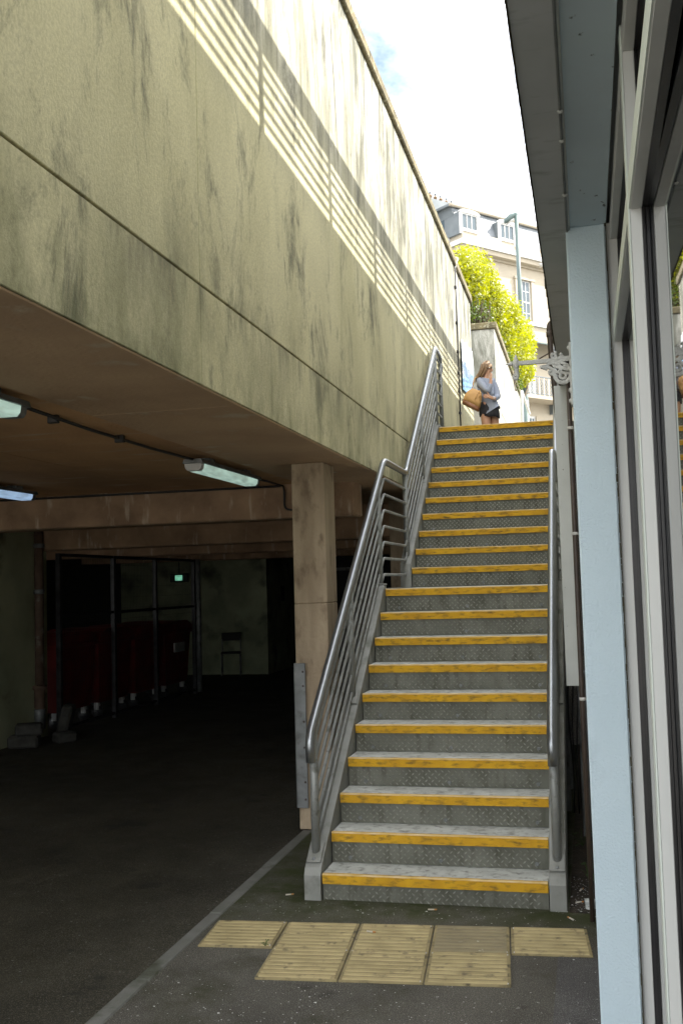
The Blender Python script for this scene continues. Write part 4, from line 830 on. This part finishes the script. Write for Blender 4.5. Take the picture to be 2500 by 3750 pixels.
jv('hip', J_['hip'], (.105, .09)); jv('belly', J_['belly'], (.09, .075), 'hip'); jv('chest', J_['chest'], (.10, .085), 'belly'); jv('neckb', J_['neckb'], .05, 'chest'); jv('neck', J_['neck'], .038, 'neckb'); jv('skull', J_['skull'], (.07, .08), 'neck'); jv('crown', J_['crown'], (.062, .07), 'skull')
jv('jaw', pz(655, 1700), .04, 'skull'); jv('nose', pz(681, 1684), .012, 'jaw')
for s_ in 'rl':
    jv(s_+'s', J_[s_+'s'], .045, 'chest'); jv(s_+'e', J_[s_+'e'], .036, s_+'s'); w_ = J_['rw'] if s_ == 'r' else J_['lw_']; jv(s_+'w', w_, .023, s_+'e')
    palm = pz(664, 1762, -.12) if s_ == 'r' else pz(655, 1915, -.2); jv(s_+'p', palm, (.03, .018), s_+'w')
    tips = ([(652, 1752), (655, 1728), (661, 1712), (668, 1714), (674, 1726)] if s_ == 'r' else [(635, 1872), (612, 1888), (598, 1896), (598, 1910), (606, 1922)])
    for k_, tp in enumerate(tips):
        e_ = pz(tp[0], tp[1], (-.11 if s_ == 'r' else -.215)); md_ = palm.lerp(e_, .55)+Vector((0, -.008, 0)); jv(s_+'m%d' % k_, md_, .0095, s_+'p'); jv(s_+'t%d' % k_, e_, .007, s_+'m%d' % k_)
    jv(s_+'h', J_[s_+'h'], .085, 'hip'); jv(s_+'k', J_[s_+'k'], .052, s_+'h'); jv(s_+'c', J_[s_+'k'].lerp(J_[s_+'a'], .35), .05, s_+'k'); jv(s_+'a', J_[s_+'a'], .032, s_+'c'); jv(s_+'f', J_[s_+'a']+Vector((.12, -.06, -.03)), .03, s_+'a')
rel(skinmesh('body', V, E, Q, 'skin', wm))
V2 = [pz(650, 1972), J_['belly'], J_['chest'], pz(622, 1770), J_['rs'], J_['re'], J_['rw'].lerp(J_['re'], .12), J_['ls'], J_['le'], J_['lw_'].lerp(J_['le'], .1), pz(668, 2000)]
rel(skinmesh('sweater', V2, [(0, 1), (1, 2), (2, 3), (2, 4), (4, 5), (5, 6), (2, 7), (7, 8), (8, 9), (0, 10)], [(.122, .105), (.112, .095), (.12, .10), (.062, .055), .062, .05, .034, .06, .05, .034, (.09, .08)], 'sweater', wm))
# skirt: rings from the waist to the hem
sk = MB(); rings = []
for f_, (cx, cy, rx, ry) in enumerate(((643, 1955, .115, .10), (645, 1985, .128, .11), (648, 2020, .138, .118), (652, 2055, .142, .12), (655, 2082, .140, .118), (655, 2080, .132, .11))):
    c_ = pz(cx, cy); rings.append([c_+Vector((rx*math.cos(a)*(1+.03*math.sin(3*a)), ry*math.sin(a), .02*math.cos(a)*(-1 if f_ > 3 else 0)+.006*math.sin(5*a))) for a in [k_*math.pi/14 for k_ in range(28)]])
sk.add([p for r_ in rings for p in r_], [(i*28+k_, i*28+(k_+1) % 28, (i+1)*28+(k_+1) % 28, (i+1)*28+k_) for i in range(5) for k_ in range(28)], True)
rel(sk.build('skirt', 'shorts', wm))
hb = MB()
cap_ = [pz(634, 1672)+Vector((.083*math.sin(t_)*math.cos(p_)-.012, .088*math.sin(t_)*math.sin(p_), .092*math.cos(t_))) for t_ in [k_*math.pi/14 for k_ in range(0, 9)] for p_ in [q_*math.pi/10 for q_ in range(20)]]
hb.add(cap_, [(i*20+k_, i*20+(k_+1) % 20, (i+1)*20+(k_+1) % 20, (i+1)*20+k_) for i in range(8) for k_ in range(20)], True)
rnd = random.Random(3)
for i in range(64):
    a = rnd.uniform(0, 1); dy = -.075+.15*rnd.random(); x0 = 585+75*a*(.5+.5*rnd.random())
    end = (535+60*a+rnd.uniform(-10, 10), 1745+40*(1-a)+rnd.uniform(-15, 15))
    hb.tube([pz(625+20*a, 1618+6*rnd.random(), dy*.5), pz(590+50*a, 1650, dy*1.05), pz(575+52*a, 1700, dy*1.1), pz((575+52*a+end[0])/2-4, (1700+end[1])/2, dy), pz(end[0], end[1], dy)], [.014, .017, .016, .012, .003], 5)
rel(hb.build('hair', 'hair', wm))
rel(MB().lathe([(0, .006), (.008, .004), (.008, -.004), (0, -.006)], pz(651, 1672, -.088), 8, Vector((0, 1, 0))).build('earring', 'white_plastic', wm))
rel(MB().lathe([(.027, -.006), (.029, 0), (.027, .006)], pz(684, 1922, -.165), 10, Vector((1, .4, .1))).build('bracelet', 'white_plastic', wm))
rel(MB().tube([pz(668, 1670, -.066), pz(674, 1670, -.05)], .006, 6).build('eye', 'black', wm)); rel(MB().tube([pz(672, 1700, -.045), pz(676, 1699, -.03)], .006, 6).build('mouth', 'tan_dark', wm))
# bag
bg = thing('shoulder_bag', 'tan shoulder bag with brown base on the woman\'s arm', 'bag', tuple(pz(510, 2010, -.16)))
B0 = pz(510, 2010, -.16)
def brel(o): o.location = -B0; return o
def bagloft(prof, m, name):
    """profile rows: left point, right point, half depth"""
    b_ = MB(); n_ = 20; Vv = []
    for (l_, r_, dp_) in prof:
        a_ = pz(l_[0], l_[1], -.16); c_ = pz(r_[0], r_[1], -.16); mid = (a_+c_)/2; h_ = (c_-a_)/2
        for k_ in range(n_):
            t_ = 2*math.pi*k_/n_; ct, st_ = math.cos(t_), math.sin(t_); ct = math.copysign(abs(ct)**.6, ct); st_ = math.copysign(abs(st_)**.6, st_)
            Vv.append(mid+h_*ct+Vector((0, dp_*st_, 0)))
    b_.add(Vv, [(i*n_+k_, i*n_+(k_+1) % n_, (i+1)*n_+(k_+1) % n_, (i+1)*n_+k_) for i in range(len(prof)-1) for k_ in range(n_)], True)
    o_ = len(b_.v); b_.f += [tuple(range(n_))[::-1], tuple(o_-n_+k_ for k_ in range(n_))]; b_.sm += [False, False]
    brel(b_.build(name, m, bg))
bagloft([((428, 1968), (562, 2034), .075), ((430, 1952), (567, 2026), .08), ((436, 1936), (572, 2002), .08)], 'tan_dark', 'base_panel')
bagloft([((436, 1937), (572, 2003), .077), ((448, 1905), (582, 1962), .078), ((470, 1870), (590, 1915), .066), ((500, 1848), (588, 1880), .045), ((515, 1842), (580, 1868), .03)], 'tan', 'bag_body')
brel(MB().tube([pz(512, 1848, -.16), pz(518, 1800, -.13), pz(530, 1760, -.1), pz(560, 1742, -.03), pz(585, 1770, .05)], .009, 6).build('strap', 'tan', bg)); brel(MB().tube([pz(560, 1870, -.21), pz(545, 1900, -.245), pz(536, 1930, -.25)], .008, 6).build('tassel_cord', 'tan', bg)); brel(MB().tube([pz(572, 1860, -.2), pz(580, 1890, -.24), pz(568, 1920, -.25)], .008, 6).build('handle', 'tan', bg))
